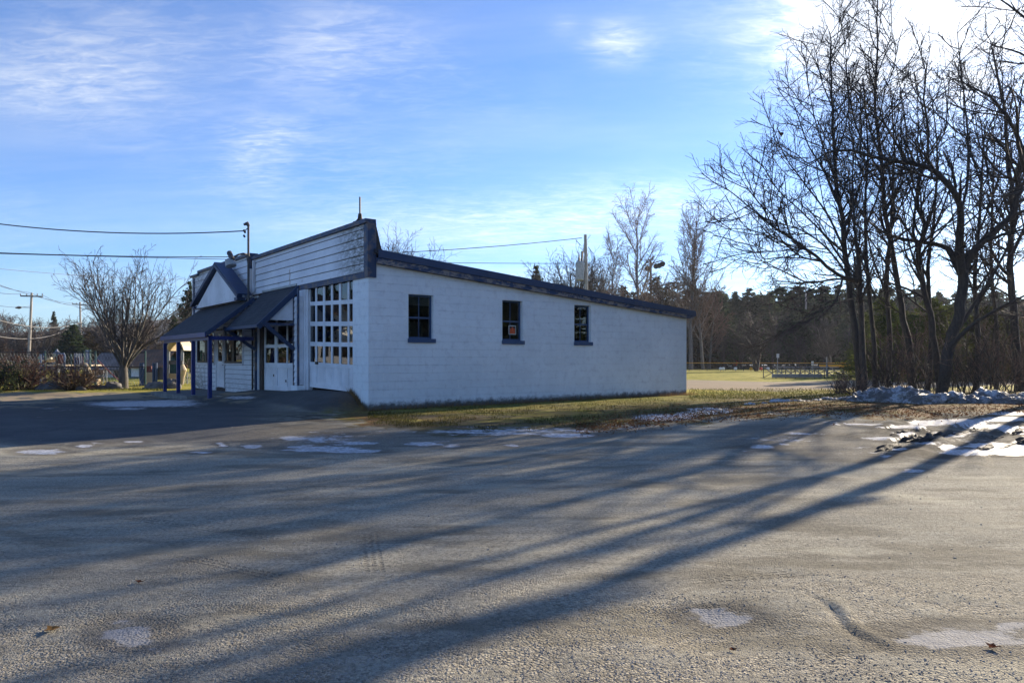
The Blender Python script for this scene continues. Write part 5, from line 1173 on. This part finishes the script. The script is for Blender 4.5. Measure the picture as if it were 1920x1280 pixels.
# mud thrown up along the wheel ruts
M['mud'] = simple('wet_mud', (.045, .036, .028), (.022, .018, .015), 9, .8, .8)
for k, (px, py, l, w, h) in enumerate(((1672, 828, .55, .13, .10), (1690, 812, .45, .12, .09), (1660, 843, .3, .10, .07), (1716, 822, .5, .11, .11), (1738, 812, .55, .13, .12), (1765, 806, .5, .11, .09), (1800, 811, .55, .10, .07), (1835, 806, .5, .12, .08), (1870, 810, .45, .10, .07), (1905, 802, .6, .14, .10), (1850, 822, .5, .10, .07), (1890, 836, .45, .10, .07), (1830, 846, .4, .08, .05), (1925, 826, .5, .12, .08), (1770, 836, .4, .07, .04))):
    x, y, z = G(px, py); lump('mud_ridge', uq('dark ridge of churned mud', px + 3 * k).replace('pine belt', 'lot'), 'mud ridge', (x, y, z), l, w, h, 160 + k, M['mud'], .55, 'churned mud ridges along the wheel ruts', 44, 14, R(42))
# fallen slabs and boulders near the fence
for k, (px, Z, a, b, h, lb) in enumerate(((98, 29.5, .75, .35, .32, 'dark flat boulder left of the rounded bush'), (184, 29.8, .62, .3, .24, 'dark low boulder left of the wide bare tree'), (212, 30, .42, .3, .36, 'pale tilted stone slab touching the wide bare tree'), (300, 30.5, .75, .35, .34, 'long dark boulder right of the wide bare tree'), (322, 30.6, .38, .3, .40, 'brownish boulder behind the porch posts'), (152, 29, .22, .2, .22, 'small dark stone right of the rounded bush'))):
    x, y, z = g_at(px, Z); lump('boulder', lb, 'boulder', (x, y, z), a, b, h, 60 + k, M['stone'], .3, 'boulders in front of the playground', 24, 10, 0)

# ------------------------------------------------------------ playground
def g3(px, py, Z): q = P(px, py, Z); return Vector(q)
def gz(px, Z): return Vector(g_at(px, Z))
FZ = 31.8
fen = thing('playground_fence', 'low black pipe and chain link fence in front of the playground', 'fence', gz(85, FZ))
o_ = Vector(gz(85, FZ)); rel = lambda v: Vector(v) - o_
for px in (-40, 84.5, 179, 272.5):
    b = rel(gz(px, FZ)); MB().tube([b - Vector((0, 0, .1)), (b.x, b.y, rel(g3(px, 658, FZ)).z)], .04, 8).build('fence_post', M['post_green'], fen)
for py in (660.5, 687.5):
    MB().tube([rel(g3(-60, py, FZ)), rel(g3(272.5, py, FZ))], .022, 6).build('rail', M['fence_black'], fen)
mb = MB(); a0 = rel(g3(-60, 662, FZ)); a1 = rel(g3(272.5, 662, FZ)); zb = rel(gz(100, FZ)).z + .05
n = int((a1.x - a0.x) / .14)
for i in range(n):
    x = a0.x + i * .14
    for s in (1, -1):
        hh = a0.z - zb; mb.bar((x, a0.y + .03, zb), (x + s * .5 * hh * .9, a0.y + .03, a0.z), .0022, .0022)
mb.build('chain_link', M['metal'], fen)
f2 = thing('chain_link_fence', 'pale chain link fence panel left of the porch wall', 'fence', gz(350, 36)); o_ = Vector(gz(350, 36))
for px in (338, 351, 359, 372): b = rel(gz(px, 36)); MB().tube([b, (b.x, b.y, rel(g3(px, 697, 36)).z)], .03, 6).build('fence_post', M['metal'], f2)
MB().tube([rel(g3(338, 698, 36)), rel(g3(374, 698, 36))], .02, 6).build('rail', M['metal'], f2)
mb = MB(); a0 = rel(g3(338, 698, 36)); a1 = rel(g3(374, 698, 36)); zb = rel(gz(350, 36)).z + .03
for i in range(int((a1.x - a0.x) / .07)):
    x = a0.x + i * .07; mb.bar((x, a0.y, zb), (x + .22, a0.y, a0.z), .006, .006).bar((x + .22, a0.y, zb), (x, a0.y, a0.z), .006, .006)
mb.build('chain_link', M['metal'], f2)
# climbing frame with blue and green posts
PZ = 35.; ps = thing('play_structure', 'playground climbing frame with blue posts, maroon panels and beige slide', 'play structure', gz(130, PZ)); o_ = Vector(gz(130, PZ))
for k, (px, dz, top) in enumerate(((53, 0, 700), (60, .5, 700), (66, 0, 690), (72, .6, 668), (76, 0, 664), (82, .4, 662), (106, 0, 664), (117, .8, 663), (121, 0, 664), (133, .6, 664), (141, 0, 664), (147, .8, 665), (158, 0, 658), (162, .4, 656), (166, .8, 656), (169, 0, 655))):
    Z = PZ + dz; b = rel(gz(px, Z)); MB().tube([b, (b.x, b.y, rel(g3(px, top, Z)).z)], .045, 8).build('post', M['post_green'] if k % 3 == 0 else M['plastic_blue'], ps)
def panel(nm, x0, x1, y0, y1, Z, m, th=.05):
    a = rel(g3(x0, y1, Z)); b = rel(g3(x1, y0, Z)); return MB().box(a.x, b.x, a.y, a.y + th, a.z, b.z).build(nm, m, ps)
panel('panel', 104, 119, 664, 682, PZ + .1, M['plastic_maroon']); panel('panel', 106, 120, 661.5, 664, PZ, M['plastic_blue']); panel('panel', 138, 155, 668, 684, PZ + .1, M['plastic_maroon']); panel('panel', 60, 73, 706, 724, PZ + .1, M['plastic_maroon'])
for x in range(6): panel('baluster', 139 + x * 3, 140 + x * 3, 662, 684, PZ - .05, M['plastic_blue'], .03)
panel('platform', 86, 120, 683.5, 686, PZ, M['plastic_beige'], 1.2); panel('platform', 140, 168, 683.5, 686, PZ, M['plastic_beige'], 1.2)
MB().bar(rel(g3(90, 677, PZ)), rel(g3(104, 671, PZ)), .8, .10).build('roof_panel', M['plastic_beige'], ps)
pts = [rel(g3(x, y, PZ - .3)) for x, y in ((157, 684), (162, 690), (165, 697), (168, 704), (173, 711), (180, 715), (186, 716))]
MB().tube(pts, .16, 8).build('slide', M['plastic_beige'], ps)
MB().tube([rel(g3(183, 675, PZ)), rel(g3(196, 688, PZ)), rel(g3(215, 706, PZ)), rel(g3(232, 720, PZ))], .03, 6).build('slide_rail', M['plastic_maroon'], ps)
pa = thing('playhouse_tower', 'small playground tower with tan arched roof seen between the porch posts', 'play structure', gz(328, 35)); o_ = Vector(gz(328, 35)); ps2 = ps; ps = pa
for px in (314, 341, 317, 343): b = rel(gz(px, 35 + (px % 2) * .5)); MB().tube([b, (b.x, b.y, rel(g3(px, 655, 35)).z)], .05, 8).build('post', M['metal'], pa)
arch = [rel(g3(312 + 33 * i / 10, 657 - 23 * math.sin(math.pi * i / 10) ** .8, 35)) for i in range(11)]
mb = MB()
for i in range(10): mb.bar(arch[i] + Vector((0, .5, 0)), arch[i + 1] + Vector((0, .5, 0)), 1.1, .05)
mb.build('arched_roof', M['plastic_beige'], pa)
panel('wall_panel', 318, 341, 683, 700, 35.2, M['post_green']); panel('roof_band', 314, 342, 676, 683, 35.1, M['stone'])
panel('wall_panel', 312, 336, 700, 716, 35.1, M['plastic_beige'])
a = rel(g3(341, 684, 34.6)); MB().tube([a, a + Vector((.06, 0, -.25)), a + Vector((.03, 0, -.55)), a + Vector((0, 0, -1.0))], [.10, .17, .10, .06], 10).build('climbing_hold', M['plastic_beige'], pa)
pb = thing('play_wall', 'low playground wall of beige panels on blue posts right of the wide tree', 'play structure', gz(280, 34)); o_ = Vector(gz(280, 34)); ps = pb
for px in (264, 268, 288, 293): b = rel(gz(px, 34)); MB().tube([b, (b.x, b.y, rel(g3(px, 680, 34)).z)], .06, 8).build('post', M['plastic_blue'], pb)
panel('panel', 268, 287, 698, 718, 34.1, M['plastic_beige']); panel('panel', 293, 312, 688, 712, 34.1, M['roofgrey']); panel('panel', 270, 284, 686, 697, 34.2, M['plastic_maroon'])
# swing / picnic frame pieces
sw = thing('swing_frame', 'pale metal frame between the slide and the wide tree', 'play structure', gz(186, 37)); o_ = Vector(gz(186, 37))
mb = MB(); a = [(172, 693), (198, 693)]; mb.tube([rel(g3(172, 692, 37)), rel(g3(200, 692, 37))], .03, 6)
for px in (172, 176, 194, 200): b = rel(gz(px, 37)); mb.tube([b, rel(g3(px, 692, 37))], .025, 6)
mb.build('frame', M['metal'], sw)
# low sheds behind the playground
def shed(name, label, x0, x1, Z, pe, pr, wallm, roofm, depth=4, doors=()):
    a = Vector(g_at(x0, Z)); b = Vector(g_at(x1, Z)); r = thing(name, label, 'building', a); L = b.x - a.x; he = g3(x0, pe, Z).z - a.z; hr = g3(x0, pr, Z).z - a.z
    MB().prism([(0, 0), (depth, 0), (depth, he), (depth / 2, hr), (0, he)], 'x', 0, L).build('wall', wallm, r)
    MB().prism([(-.35, he - .1), (depth / 2, hr + .02), (depth + .35, he - .1), (depth + .35, he + .02), (depth / 2, hr + .16), (-.35, he + .02)], 'x', -.3, L + .3).build('roof', roofm, r)
    for (u, w, z0, z1, mm, nm) in doors: MB().box(u, u + w, -.04, -.002, z0, z1).build(nm, mm, r)
    return r
shed('park_shed', 'low shed with rusty brown roof behind the wide bare tree', 238, 300, 47, 687, 659, M['post_green'], M['roofbrown'], 3, ((.3, .5, .1, .85, M['signwhite'], 'window'), (1.2, .6, 0, .8, M['black'], 'door')))
shed('park_shed', 'grey roofed shed left of the wide bare tree', 172, 238, 49, 692, 664, M['cream'], M['roofgrey'], 3.5, ((.4, .5, .15, .7, M['black'], 'window'), (1.5, .5, .0, .75, M['brownwood'], 'door')))
shed('far_house', 'distant pale house behind the blue play posts', 84, 108, 88, 690, 672, M['cream'], M['roofgrey'], 6, ((.3, .4, .6, 1.0, M['black'], 'window'),))
vent = thing('roof_cupola', 'small white cupola showing above the blue play panels', 'cupola', P(107, 662, 60)); MB().lathe((0, 0, -1.6), [(.26, 0), (.26, 1.5), (.34, 1.55), (.20, 1.7), (.10, 1.8), (.03, 1.95)], 8).build('turret', M['metal'], vent)

# ------------------------------------------------------------ poles and wires
def crossarm_pole(px, pxt, pyt, Z, label, arm, lampp=False):
    b = Vector(g_at(px, Z)); tp = Vector(P(pxt, pyt, Z)) - b; r = thing('utility_pole', label, 'utility pole', b, 0, 'utility poles at the left'); s = Z / F
    MB().tube([(0, 0, -.3), tuple(tp)], [.17, .12], 10).build('pole', M['pole'], r)
    MB().bar((tp.x - arm * s, 0, tp.z - .35), (tp.x + arm * s, 0, tp.z - .42), .10, .14).build('crossarm', M['pole_dark'], r)
    for q in (-arm, -arm * .45, arm * .5, arm * .95): MB().lathe((tp.x + q * s, 0, tp.z - .30), [(.05, 0), (.07, .06), (.04, .12), (.06, .18), (.03, .24)], 8).build('insulator', M['metal'], r)
    if lampp:
        z = (HY - 576) * s + EYE - b.z - .05; MB().tube([(tp.x, 0, z), (tp.x - 20 * s, 0, z + .05)], .035, 6).build('lamp_arm', M['metal'], r)
        MB().tube([(tp.x - 19 * s, 0, z + .05), (tp.x - 24 * s, 0, z + .02), (tp.x - 30 * s, 0, z + .0)], [.08, .17, .08], 10).build('street_light', M['darkmetal'], r)
    return b, tp
crossarm_pole(53, 59.5, 549, 82, 'utility pole with crossarm and street lamp above the left bushes', 21, True)
crossarm_pole(152.5, 150, 566, 108, 'farther utility pole with crossarm left of the wide bare tree', 14)
tp_ = Vector(g_at(1103, 62)); r = thing('transformer_pole', 'wooden pole carrying a grey transformer behind the garage', 'utility pole', tp_)
zt_ = g3(1097.5, 440, 62).z - tp_.z; dx = (1097.5 - 1103) / F * 62
MB().tube([(0, 0, -.3), (dx, 0, zt_)], [.17, .13], 12).build('pole', M['pole'], r)
def lz(px, py, Z=62, dy=0): q = P(px, py, Z); return (q[0] - tp_.x, dy, q[2] - tp_.z)
c = lz(1087, 508.5, 62, -.15); hh = 35 * 62 / F
MB().lathe((c[0], c[1], c[2] - hh * .5), [(.27, 0), (.35, .05), (.36, .3), (.375, .9), (.36, .95), (.36, hh - .1), (.30, hh), (.1, hh + .03)], 18).build('transformer', M['cream'], r)
MB().tube([lz(1086, 478), lz(1086, 490)], [.05, .09], 8).build('bushing', M['blackwood'], r); MB().tube([lz(1091.5, 471), lz(1091, 490)], [.09, .08], 8).build('arrester', M['blackwood'], r)
MB().bar(lz(1090, 497), lz(1100, 497), .1, .08).bar(lz(1090, 521), lz(1101, 519), .1, .08).build('bracket', M['darkmetal'], r)
MB().tube([lz(1074, 497), lz(1074, 512), lz(1077, 518), lz(1083, 522), lz(1097, 513)], .035, 6).build('loop_wire', M['wire'], r)
MB().tube([lz(1103, 463), lz(1106, 468), lz(1112, 475)], .03, 5).tube([lz(1080, 450), lz(1083, 454), lz(1089, 460)], .025, 5).build('stub_wire', M['wire'], r)
b = Vector(g_at(1222, 100)); r = thing('floodlight_pole', 'field floodlight pole with lamp clusters above the garage roof', 'light pole', b)
lz2 = lambda px, py, dy=0: (P(px, py, 100)[0] - b.x, dy, P(px, py, 100)[2] - b.z)
MB().tube([(0, 0, -.3), lz2(1220, 490)], [.2, .14], 10).build('pole', M['pole_dark'], r)
MB().bar(lz2(1209, 498), lz2(1243, 488), .12, .12).build('crossarm', M['pole_dark'], r)
for px, py in ((1211, 501), (1227, 497), (1233, 496), (1239, 493)):
    a = Vector(lz2(px, py)); MB().tube([a, a + Vector((.1, -.25, -.12)), a + Vector((.15, -.5, -.22))], [.12, .34, .40], 12).build('floodlight', M['darkmetal'], r)
b = Vector(g_at(1511, 104)); r = thing('light_pole', 'slim pale pole with a blue grey box at the field edge', 'light pole', b); lz3 = lambda px, py: (P(px, py, 104)[0] - b.x, 0, P(px, py, 104)[2] - b.z)
MB().tube([(0, 0, -.2), lz3(1511, 530)], [.16, .11], 8).build('pole', M['pole'], r); q = lz3(1511, 668); MB().box(q[0] - .3, q[0] + .3, -.45, -.17, q[2] - .45, q[2] + .45).build('meter_box', M['plastic_blue'], r)
def wire(label, a, bb, sag, r=.02, m='wire', group='overhead wires', n=26):
    a = Vector(a); bb = Vector(bb); pts = [a.lerp(bb, i / n) - Vector((0, 0, 4 * sag * (i / n) * (1 - i / n))) for i in range(n + 1)]
    o = MB().tube([p - a for p in pts], r, 5).build('overhead_wire', M[m]); o.location = a; tag(o, label, 'cable', group); return o
mt = to_world(mp_[0] - .03, mp_[1] + .32, 5.68)
wire('thick service cable from the mast on the parapet to the upper left edge', mt, P(-420, 330, 26), .75, .020)
wire('power line from the transformer pole passing behind the garage to the left edge', P(1091, 446, 62), P(-260, 462, 40), 1.05, .028)
wire('second wire from the transformer pole just below the first one at the left', P(1095, 494, 62), P(-240, 468, 42), .2, .022)
wire('thin wire crossing the sky above the first utility pole', P(-60, 498, 60), P(400, 523, 90), .4, .018, 'pale_wire')
wire('line falling from the left edge to the second pole top', P(-60, 512, 55), P(146, 569, 108), .5, .022)
wire('upper of two lines reaching the first crossarm', P(-80, 505, 50), P(60, 549, 82), .3, .022); wire('lower of two lines reaching the first crossarm', P(-80, 528, 50), P(39, 551, 82), .3, .022)
wire('line between the two crossarm poles, upper', P(60, 550, 82), P(155, 570, 108), .5, .02); wire('line between the two crossarm poles, lower', P(78, 552, 82), P(163, 571, 108), .6, .02)
wire('line to the street lamp arm', P(-60, 557, 60), P(57, 574, 82), .4, .02)
wire('pale communication cable sagging below the street lamp', P(-60, 582, 60), P(155, 604, 108), 1.1, .045, 'pale_wire'); wire('lower pale communication cable between the poles', P(-60, 616, 60), P(150, 603, 108), 1.6, .04, 'pale_wire')
wire('thin line going right from the second pole', P(152, 571, 108), P(420, 540, 90), .5, .016, 'pale_wire')

# ------------------------------------------------------------ sports field furniture
BZ2 = 46.; b0 = Vector(g_at(1452, BZ2)); bl = thing('bleachers', 'low aluminium bleachers on the field left of the bare clump', 'bleachers', b0)
q = lambda px, py, dz=0: Vector(P(px, py, BZ2 + dz)) - b0
A_, B_ = q(1449, 704), q(1540, 703); MB().box(A_.x, B_.x, -.1, .18, A_.z - .12, A_.z + .10).build('seat_plank', M['alu'], bl)
for k in range(4):
    A_, B_ = q(1452, 700 - k * 2.2, 1), q(1588, 699 - k * 2.2, 1); y = .5 + k * .55
    MB().box(A_.x + .2 * k, B_.x, y, y + .24, .20 + k * .16, .24 + k * .16).build('seat_plank', M['alu'], bl)
for k in range(8):
    x = .1 + k * .62; MB().bar((x, 0, -.05), (x, 0, .55), .04, .04).bar((x, 2.3, -.05), (x, 2.3, .85), .04, .04).bar((x, 0, .15), (x, 2.3, .75), .04, .04).bar((x, 0, .5), (x, 2.3, 0), .03, .03).build('frame', M['darkmetal'], bl)
MB().tube([(-.0, 2.4, .95), (4.8, 2.4, .95)], .025, 6).build('back_rail', M['darkmetal'], bl)
FF = 76.; f0 = Vector(g_at(1290, FF)); fe = thing('field_fence', 'low outfield fence with a yellow capped top rail', 'fence', f0)
qx = lambda px: (px - CX) / F * FF - f0.x
MB().tube([(qx(1180), 0, .86), (qx(1700), 0, .83)], .03, 8).build('top_cap', M['yellow'], fe)
for px in range(1190, 1700, 34): MB().tube([(qx(px), 0.02, -.1), (qx(px), 0.02, .84)], .03, 6).build('fence_post', M['darkmetal'], fe)
mb = MB()
for i in range(0, 420): x = qx(1180) + i * (qx(1700) - qx(1180)) / 420; mb.bar((x, .03, .05), (x + .35, .03, .82), .006, .006).bar((x + .35, .03, .05), (x, .03, .82), .006, .006)
mb.build('chain_link', M['darkmetal'], fe)
MB().box(qx(1535), qx(1640), -.06, -.03, .42, .66).build('yellow_banner', M['yellow'], fe)
def post_sign(name, label, px, pt, Z, parts, cat='sign', w=.05, m='metal'):
    b = Vector(g_at(px, Z)); r = thing(name, label, cat, b); z = P(px, pt, Z)[2] - b.z
    MB().tube([(0, 0, -.1), (0, 0, z)], w, 6).build('post', M[m], r)
    for (nm, dx, dz, hw, hh, mm) in parts: MB().box(dx - hw, dx + hw, -w - .03, -w - .005, z + dz - hh, z + dz + hh).build(nm, M[mm], r)
post_sign('sign_post', 'thin post with a small white plate at the left end of the bleachers', 1458, 664, 50, [('plate', .0, -.1, .09, .14, 'signwhite'), ('plate', .06, -.45, .07, .08, 'black')], w=.035)
post_sign('wooden_post', 'plain upright post behind the right half of the bleachers', 1550, 669, 50, [], 'post', .05, 'pole')
post_sign('field_sign', 'small white sign behind the middle of the bleachers', 1523, 681, 56, [('plate', 0, 0, .09, .17, 'signwhite')], w=.02)
post_sign('grey_post', 'short grey post beside the orange barrel at the wood edge', 1373, 668, 100, [], 'post', .12, 'pole')
o = lump('orange_barrel', 'orange marker barrel at the foot of the pines', 'barrel', Vector(P(1380, 684, 100)), .38, .38, .95, 90, M['orange'], .06, None, 16, 8)
for k, (px, c_) in enumerate(((1351, 'signwhite'), (1356, 'signwhite'), (1379, 'signwhite'), (1408, 'yellow'), (1427, 'red'), (1440, 'signwhite'))):
    b = Vector(g_at(px, 73)); r = thing('field_marker', 'small %s marker on the outfield fence, %s from the garage' % ({'signwhite': 'white', 'yellow': 'yellow', 'red': 'red'}[c_], ['first', 'second', 'third', 'fourth', 'fifth', 'sixth'][k]), 'marker', b, 0, 'markers along the outfield')
    MB().bar((0, 0, 0), (0, 0, .2), .03, .03).build('stake', M['darkmetal'], r); MB().lathe((0, -.0, .15), [(.10, 0), (.17, .06), (.17, .2), (.08, .27)], 10).build('flag', M[c_], r)

# ------------------------------------------------------------ unseen van and house added for bright reflections in the door panes
def van(loc, rz):
    r = thing('reflection_van', 'white van added unseen left of the frame for its reflection in the garage panes', 'van', loc, rz)
    prof = [(-2.6, .45), (2.5, .45), (2.62, .8), (2.5, 1.15), (1.75, 1.3), (1.15, 2.05), (.8, 2.2), (-2.5, 2.25), (-2.62, 2.1)]
    MB().prism(prof, 'y', -.95, .95).build('body', M['carpaint'], r, bevel=.05)
    MB().prism([(1.62, 1.36), (1.16, 1.95), (.55, 1.95), (.55, 1.36)], 'y', -.965, .965).prism([(.4, 1.36), (.4, 1.95), (-.6, 1.97), (-.6, 1.36)], 'y', -.965, .965).prism([(-.75, 1.36), (-.75, 1.97), (-1.9, 1.98), (-1.9, 1.36)], 'y', -.965, .965).build('side_window', M['black'], r)
    for x in (-1.6, 1.6):
        for y in (-.86, .86):
            w = MB().tube([(x, y - .11, .36), (x, y + .11, .36)], .36, 20).build('wheel', M['rubber'], r); MB().tube([(x, y - .12, .36), (x, y + .12, .36)], .2, 14).build('rim', M['metal'], w)
    return r
van((-24.6, 29.6, .25), R(60))
shed('reflection_house', 'white house added unseen left of the frame to brighten the garage panes', -1000, -640, 40, 560, 470, M['housewhite'], M['roofbrown'], 7, ((1.5, 1, 1, 2.2, M['black'], 'window'), (5, 1, 0, 2.1, M['plastic_maroon'], 'door'), (8, 1, 1, 2.2, M['black'], 'window')))  # unseen house added as a bright reflection source
for k, (x_, y_) in enumerate(((33, 10), (37, 14), (30, 6), (34, -2), (28, -9), (24, -15), (38, 2), (33, -12), (26, 11), (20, -20), (40, -8))):
    c = place(PINES[k % 4], 'dark pine out of view right of the lot, ' + ['first', 'second', 'third', 'fourth', 'fifth', 'sixth', 'seventh', 'eighth', 'ninth', 'tenth', 'last'][k] + ' outward', 'pines beyond the right side of the lot', 960, 30, 13, 850 + k, wide=1.5); c.location = (x_, y_, .0)
for k, (px, Z) in enumerate(((-450, 44), (-700, 52), (-1150, 45), (-1700, 50))): place(PINES[k], 'dark pine out of view at the left, ' + ['nearest', 'second', 'third', 'farthest'][k] + ' to the frame', 'pines beyond the left edge', px, Z, 12, 800 + k)

# ------------------------------------------------------------ grass, leaves, gravel
def scatter_uv(n, poly_fn, rs):
    """random photo positions mapped to the ground"""
    q = np.array([poly_fn(rs) for _ in range(n)]); z = np.zeros(n)
    for _ in range(7):
        Y = (EYE - z) * F / np.maximum(q[:, 1] - HY, 1); X = (q[:, 0] - CX) / F * Y; z = H(X, Y)
    return np.stack([X, Y, z], 1)
rs = np.random.RandomState(3)
def verge(r):
    u = r.uniform(690, 1620); vb = np.interp(u, VB_U, VB_V); top = np.interp(u, [690, 708, 1288, 1300, 1620], [772, 770, 739, 735, 735]); return u, r.uniform(top, vb + 3)
def blades(P0, hmin, hmax, w, r, lean=.5):
    n = len(P0); a = r.uniform(0, 6.28, n); h = r.uniform(hmin, hmax, n); d = np.stack([np.cos(a), np.sin(a), 0 * a], 1); s = np.stack([-np.sin(a), np.cos(a), 0 * a], 1)
    tip = P0 + d * (h * r.uniform(0, lean, n) * 1.3)[:, None]; tip[:, 2] += h
    V = np.stack([P0 - s * w, P0 + s * w, tip], 1).reshape(-1, 3); V[:, 2] -= .004; return V, np.arange(3 * n).reshape(-1, 3)
Pn = scatter_uv(26000, verge, rs); k = fbm(Pn[:, 0] * 1.6, Pn[:, 1] * 1.6, 3); u_, v_ = uv_of(Pn[:, 0], Pn[:, 1], Pn[:, 2])
g = (k > .44) & ((np.interp(u_, VB_U, VB_V) - v_) > 8 * rs.rand(len(Pn)))
V, Fc = blades(Pn[g], .02, .075, .006, rs, .9); tag(mesh_np('grass_tufts', V, Fc, M['grassblade']), 'short mossy green grass on the verge beside the garage', 'grass', None, 'stuff')
# dry grass right against the wall and at the foot of the ramp
t = rs.uniform(-.3, DEP + .4, 2600); q = np.stack([C0[0] + UX[0] * t + VY[0] * (-.03 - rs.rand(2600) ** 2 * .35), C0[1] + UX[1] * t + VY[1] * (-.03 - rs.rand(2600) ** 2 * .35)], 1)
Pw = np.concatenate([q, H(q[:, 0], q[:, 1])[:, None]], 1); t2 = rs.uniform(0, .95, 420); d2 = rs.rand(420) * .12
q = np.stack([C0[0] + VY[0] * t2 - UX[0] * d2, C0[1] + VY[1] * t2 - UX[1] * d2], 1); Pw2 = np.concatenate([q, H(q[:, 0], q[:, 1])[:, None]], 1)
V, Fc = blades(np.concatenate([Pw, Pw2]), .04, .17, .005, rs, .8); tag(mesh_np('dry_grass', V, Fc, M['drygrass']), 'dry straw coloured grass along the foot of the block wall', 'grass', None, 'stuff')
def lawn(r): return (r.uniform(0, 310), r.uniform(718, 737)) if r.rand() < .45 else (r.uniform(1292, 1600), r.uniform(729, 748))
Pn = scatter_uv(7000, lawn, rs); V, Fc = blades(Pn, .03, .10, .011, rs, .9); tag(mesh_np('lawn_grass', V, Fc, M['grassblade']), 'thin lawn grass on the playground strip and behind the garage', 'grass', None, 'stuff')
def litterpos(r):
    u = r.uniform(1080, 1925); vb = np.interp(u, VB_U, VB_V)
    return u, vb + 3 - abs(r.normal()) * (13 if u < 1430 else 19) + r.normal() * 5
Pn = scatter_uv(8000, litterpos, rs); Pn[:, 2] += .012; V, Fc = tris(Pn, .030, rs, .45); tag(mesh_np('fallen_leaves', V, Fc, M['leaf']), 'rusty fallen leaves along the edge of the lot', 'leaves', None, 'stuff')
def near_leaf(nm, lb, px, py, s, seed, m='leaf'):
    x, y, z = G(px, py); r2 = np.random.RandomState(seed); V = []; n = 9
    for i in range(n):
        a = 2 * math.pi * i / n; q_ = s * (1 if i % 2 else .55) * r2.uniform(.8, 1.1); V.append((math.cos(a) * q_ * 1.3, math.sin(a) * q_, .012 + .35 * q_ * abs(math.cos(a)) * r2.uniform(.4, 1.2)))
    V.append((0, 0, .008)); MBl = MB(); MBl.add(V + [(a_, b_, c_ + .003) for a_, b_, c_ in V], [(i, (i + 1) % n, n) for i in range(n)] + [(n + 1 + (i + 1) % n, n + 1 + i, 2 * n + 1) for i in range(n)] + [(i, n + 1 + i, n + 1 + (i + 1) % n, (i + 1) % n) for i in range(n)])
    o = MBl.build(nm, M[m]); o.location = (x, y, z); o.rotation_euler = (0, 0, seed); tag(o, lb, 'leaf'); return o
near_leaf('curled_leaf', 'curled rust brown leaf on the gravel at the lower left', 97, 1183, .045, 2)
near_leaf('curled_leaf', 'small reddish leaf on the gravel below the frozen puddle', 1374, 1221, .022, 3)
near_leaf('curled_leaf', 'dark brown leaf at the edge of the icy patch lower right', 1862, 1216, .035, 5)
near_leaf('curled_leaf', 'tiny dark leaf on the gravel left of centre', 262, 1093, .025, 6)
lf = Vector(P(1462, 251, 26)); o = near_leaf('hanging_leaf', 'single tan leaf hanging in the upper left twigs of the bare clump', 1374, 1221, .17, 8); o.location = lf; o.rotation_euler = (1.2, .3, .5)
# loose stones
def stones(n, fn, smin, smax, nm, lb, r, m):
    Pn = scatter_uv(n, fn, r); base = np.array([(1, 0, 0), (-1, 0, 0), (0, 1, 0), (0, -1, 0), (0, 0, 1), (0, 0, -1)], float); Fb = np.array([(0, 2, 4), (2, 1, 4), (1, 3, 4), (3, 0, 4), (2, 0, 5), (1, 2, 5), (3, 1, 5), (0, 3, 5)])
    s = (smin + (smax - smin) * r.rand(n) ** 3)[:, None, None]; V = base[None] * r.uniform(.55, 1.25, (n, 6, 1)) * s * np.array((1, 1, .55)); a = r.uniform(0, 6.28, n); c_, s_ = np.cos(a)[:, None], np.sin(a)[:, None]
    X = V[:, :, 0] * c_ - V[:, :, 1] * s_; Y = V[:, :, 0] * s_ + V[:, :, 1] * c_; V = np.stack([X, Y, V[:, :, 2]], 2) + r.uniform(-.3, .3, (n, 6, 1)) * 0 + Pn[:, None]
    V[:, :, 2] += (s[:, :, 0] * .15); tag(mesh_np(nm, V.reshape(-1, 3), (Fb[None] + 6 * np.arange(n)[:, None, None]).reshape(-1, 3), M[m]), lb, 'gravel', None, 'stuff')
def fg(r):
    while True:
        u = r.uniform(-60, 1980); v = r.uniform(1060, 1345)
        band = math.exp(-((v - (1112 + 14 * math.sin(u / 90.))) / 22) ** 2) * math.exp(-((u - 1520) / 330) ** 2) + .8 * math.exp(-((v - 1160) / 30) ** 2) * math.exp(-((u - 1200) / 90) ** 2)
        low = min(max((v - 1165 - 40 * math.sin(u / 260. + 1)) / 90, 0), 1); left = .9 * math.exp(-((u - 250) / 330) ** 2) * min(max((v - 1085 - 30 * math.sin(u / 130.)) / 60, 0), 1)
        d = (.05 + band + low + left) * (.55 + .9 * float(_perm[int(u / 9) & 255, int(v / 4) & 255]))
        ice = max(math.exp(-(((u - 1345) / 66) ** 2 + ((v - 1157) / 17) ** 2) ** 3), math.exp(-(((u - 245) / 68) ** 2 + ((v - 1188) / 24) ** 2) ** 3), math.exp(-(((u - 1810) / 140) ** 2 + ((v - 1195) / 26) ** 2) ** 3))
        if r.rand() < d * (1 - .93 * ice): return u, v
stones(24000, fg, .0020, .0080, 'loose_gravel', 'loose crushed gravel scattered over the near part of the lot', rs, 'pebble')
def mid(r): return r.uniform(0, 1920), 800 + r.rand() * 260
stones(700, mid, .004, .014, 'scattered_stones', 'sparse small stones over the middle of the lot', rs, 'pebble')
for o in list(bpy.data.objects):
    if o.get('unused'):
        for c in list(o.children): bpy.data.objects.remove(c)
        bpy.data.objects.remove(o)
# thin haze volume added as a light veil over the dark far trees
hz_ = MB().box(-420, 420, -40, 900, -1.2, 60).build('haze', None); m, t, o = mat('veil_haze'); pv = t.new('ShaderNodeVolumePrincipled', {'Density': .00022, 'Anisotropy': .3}); pv.inputs['Color'].default_value = (.82, .88, 1, 1)
t.l.new(pv.outputs[0], o.inputs['Volume']); hz_.data.materials.append(m); tag(hz_, 'faint haze added over the field to lighten the dark far trees', None, None, 'stuff')
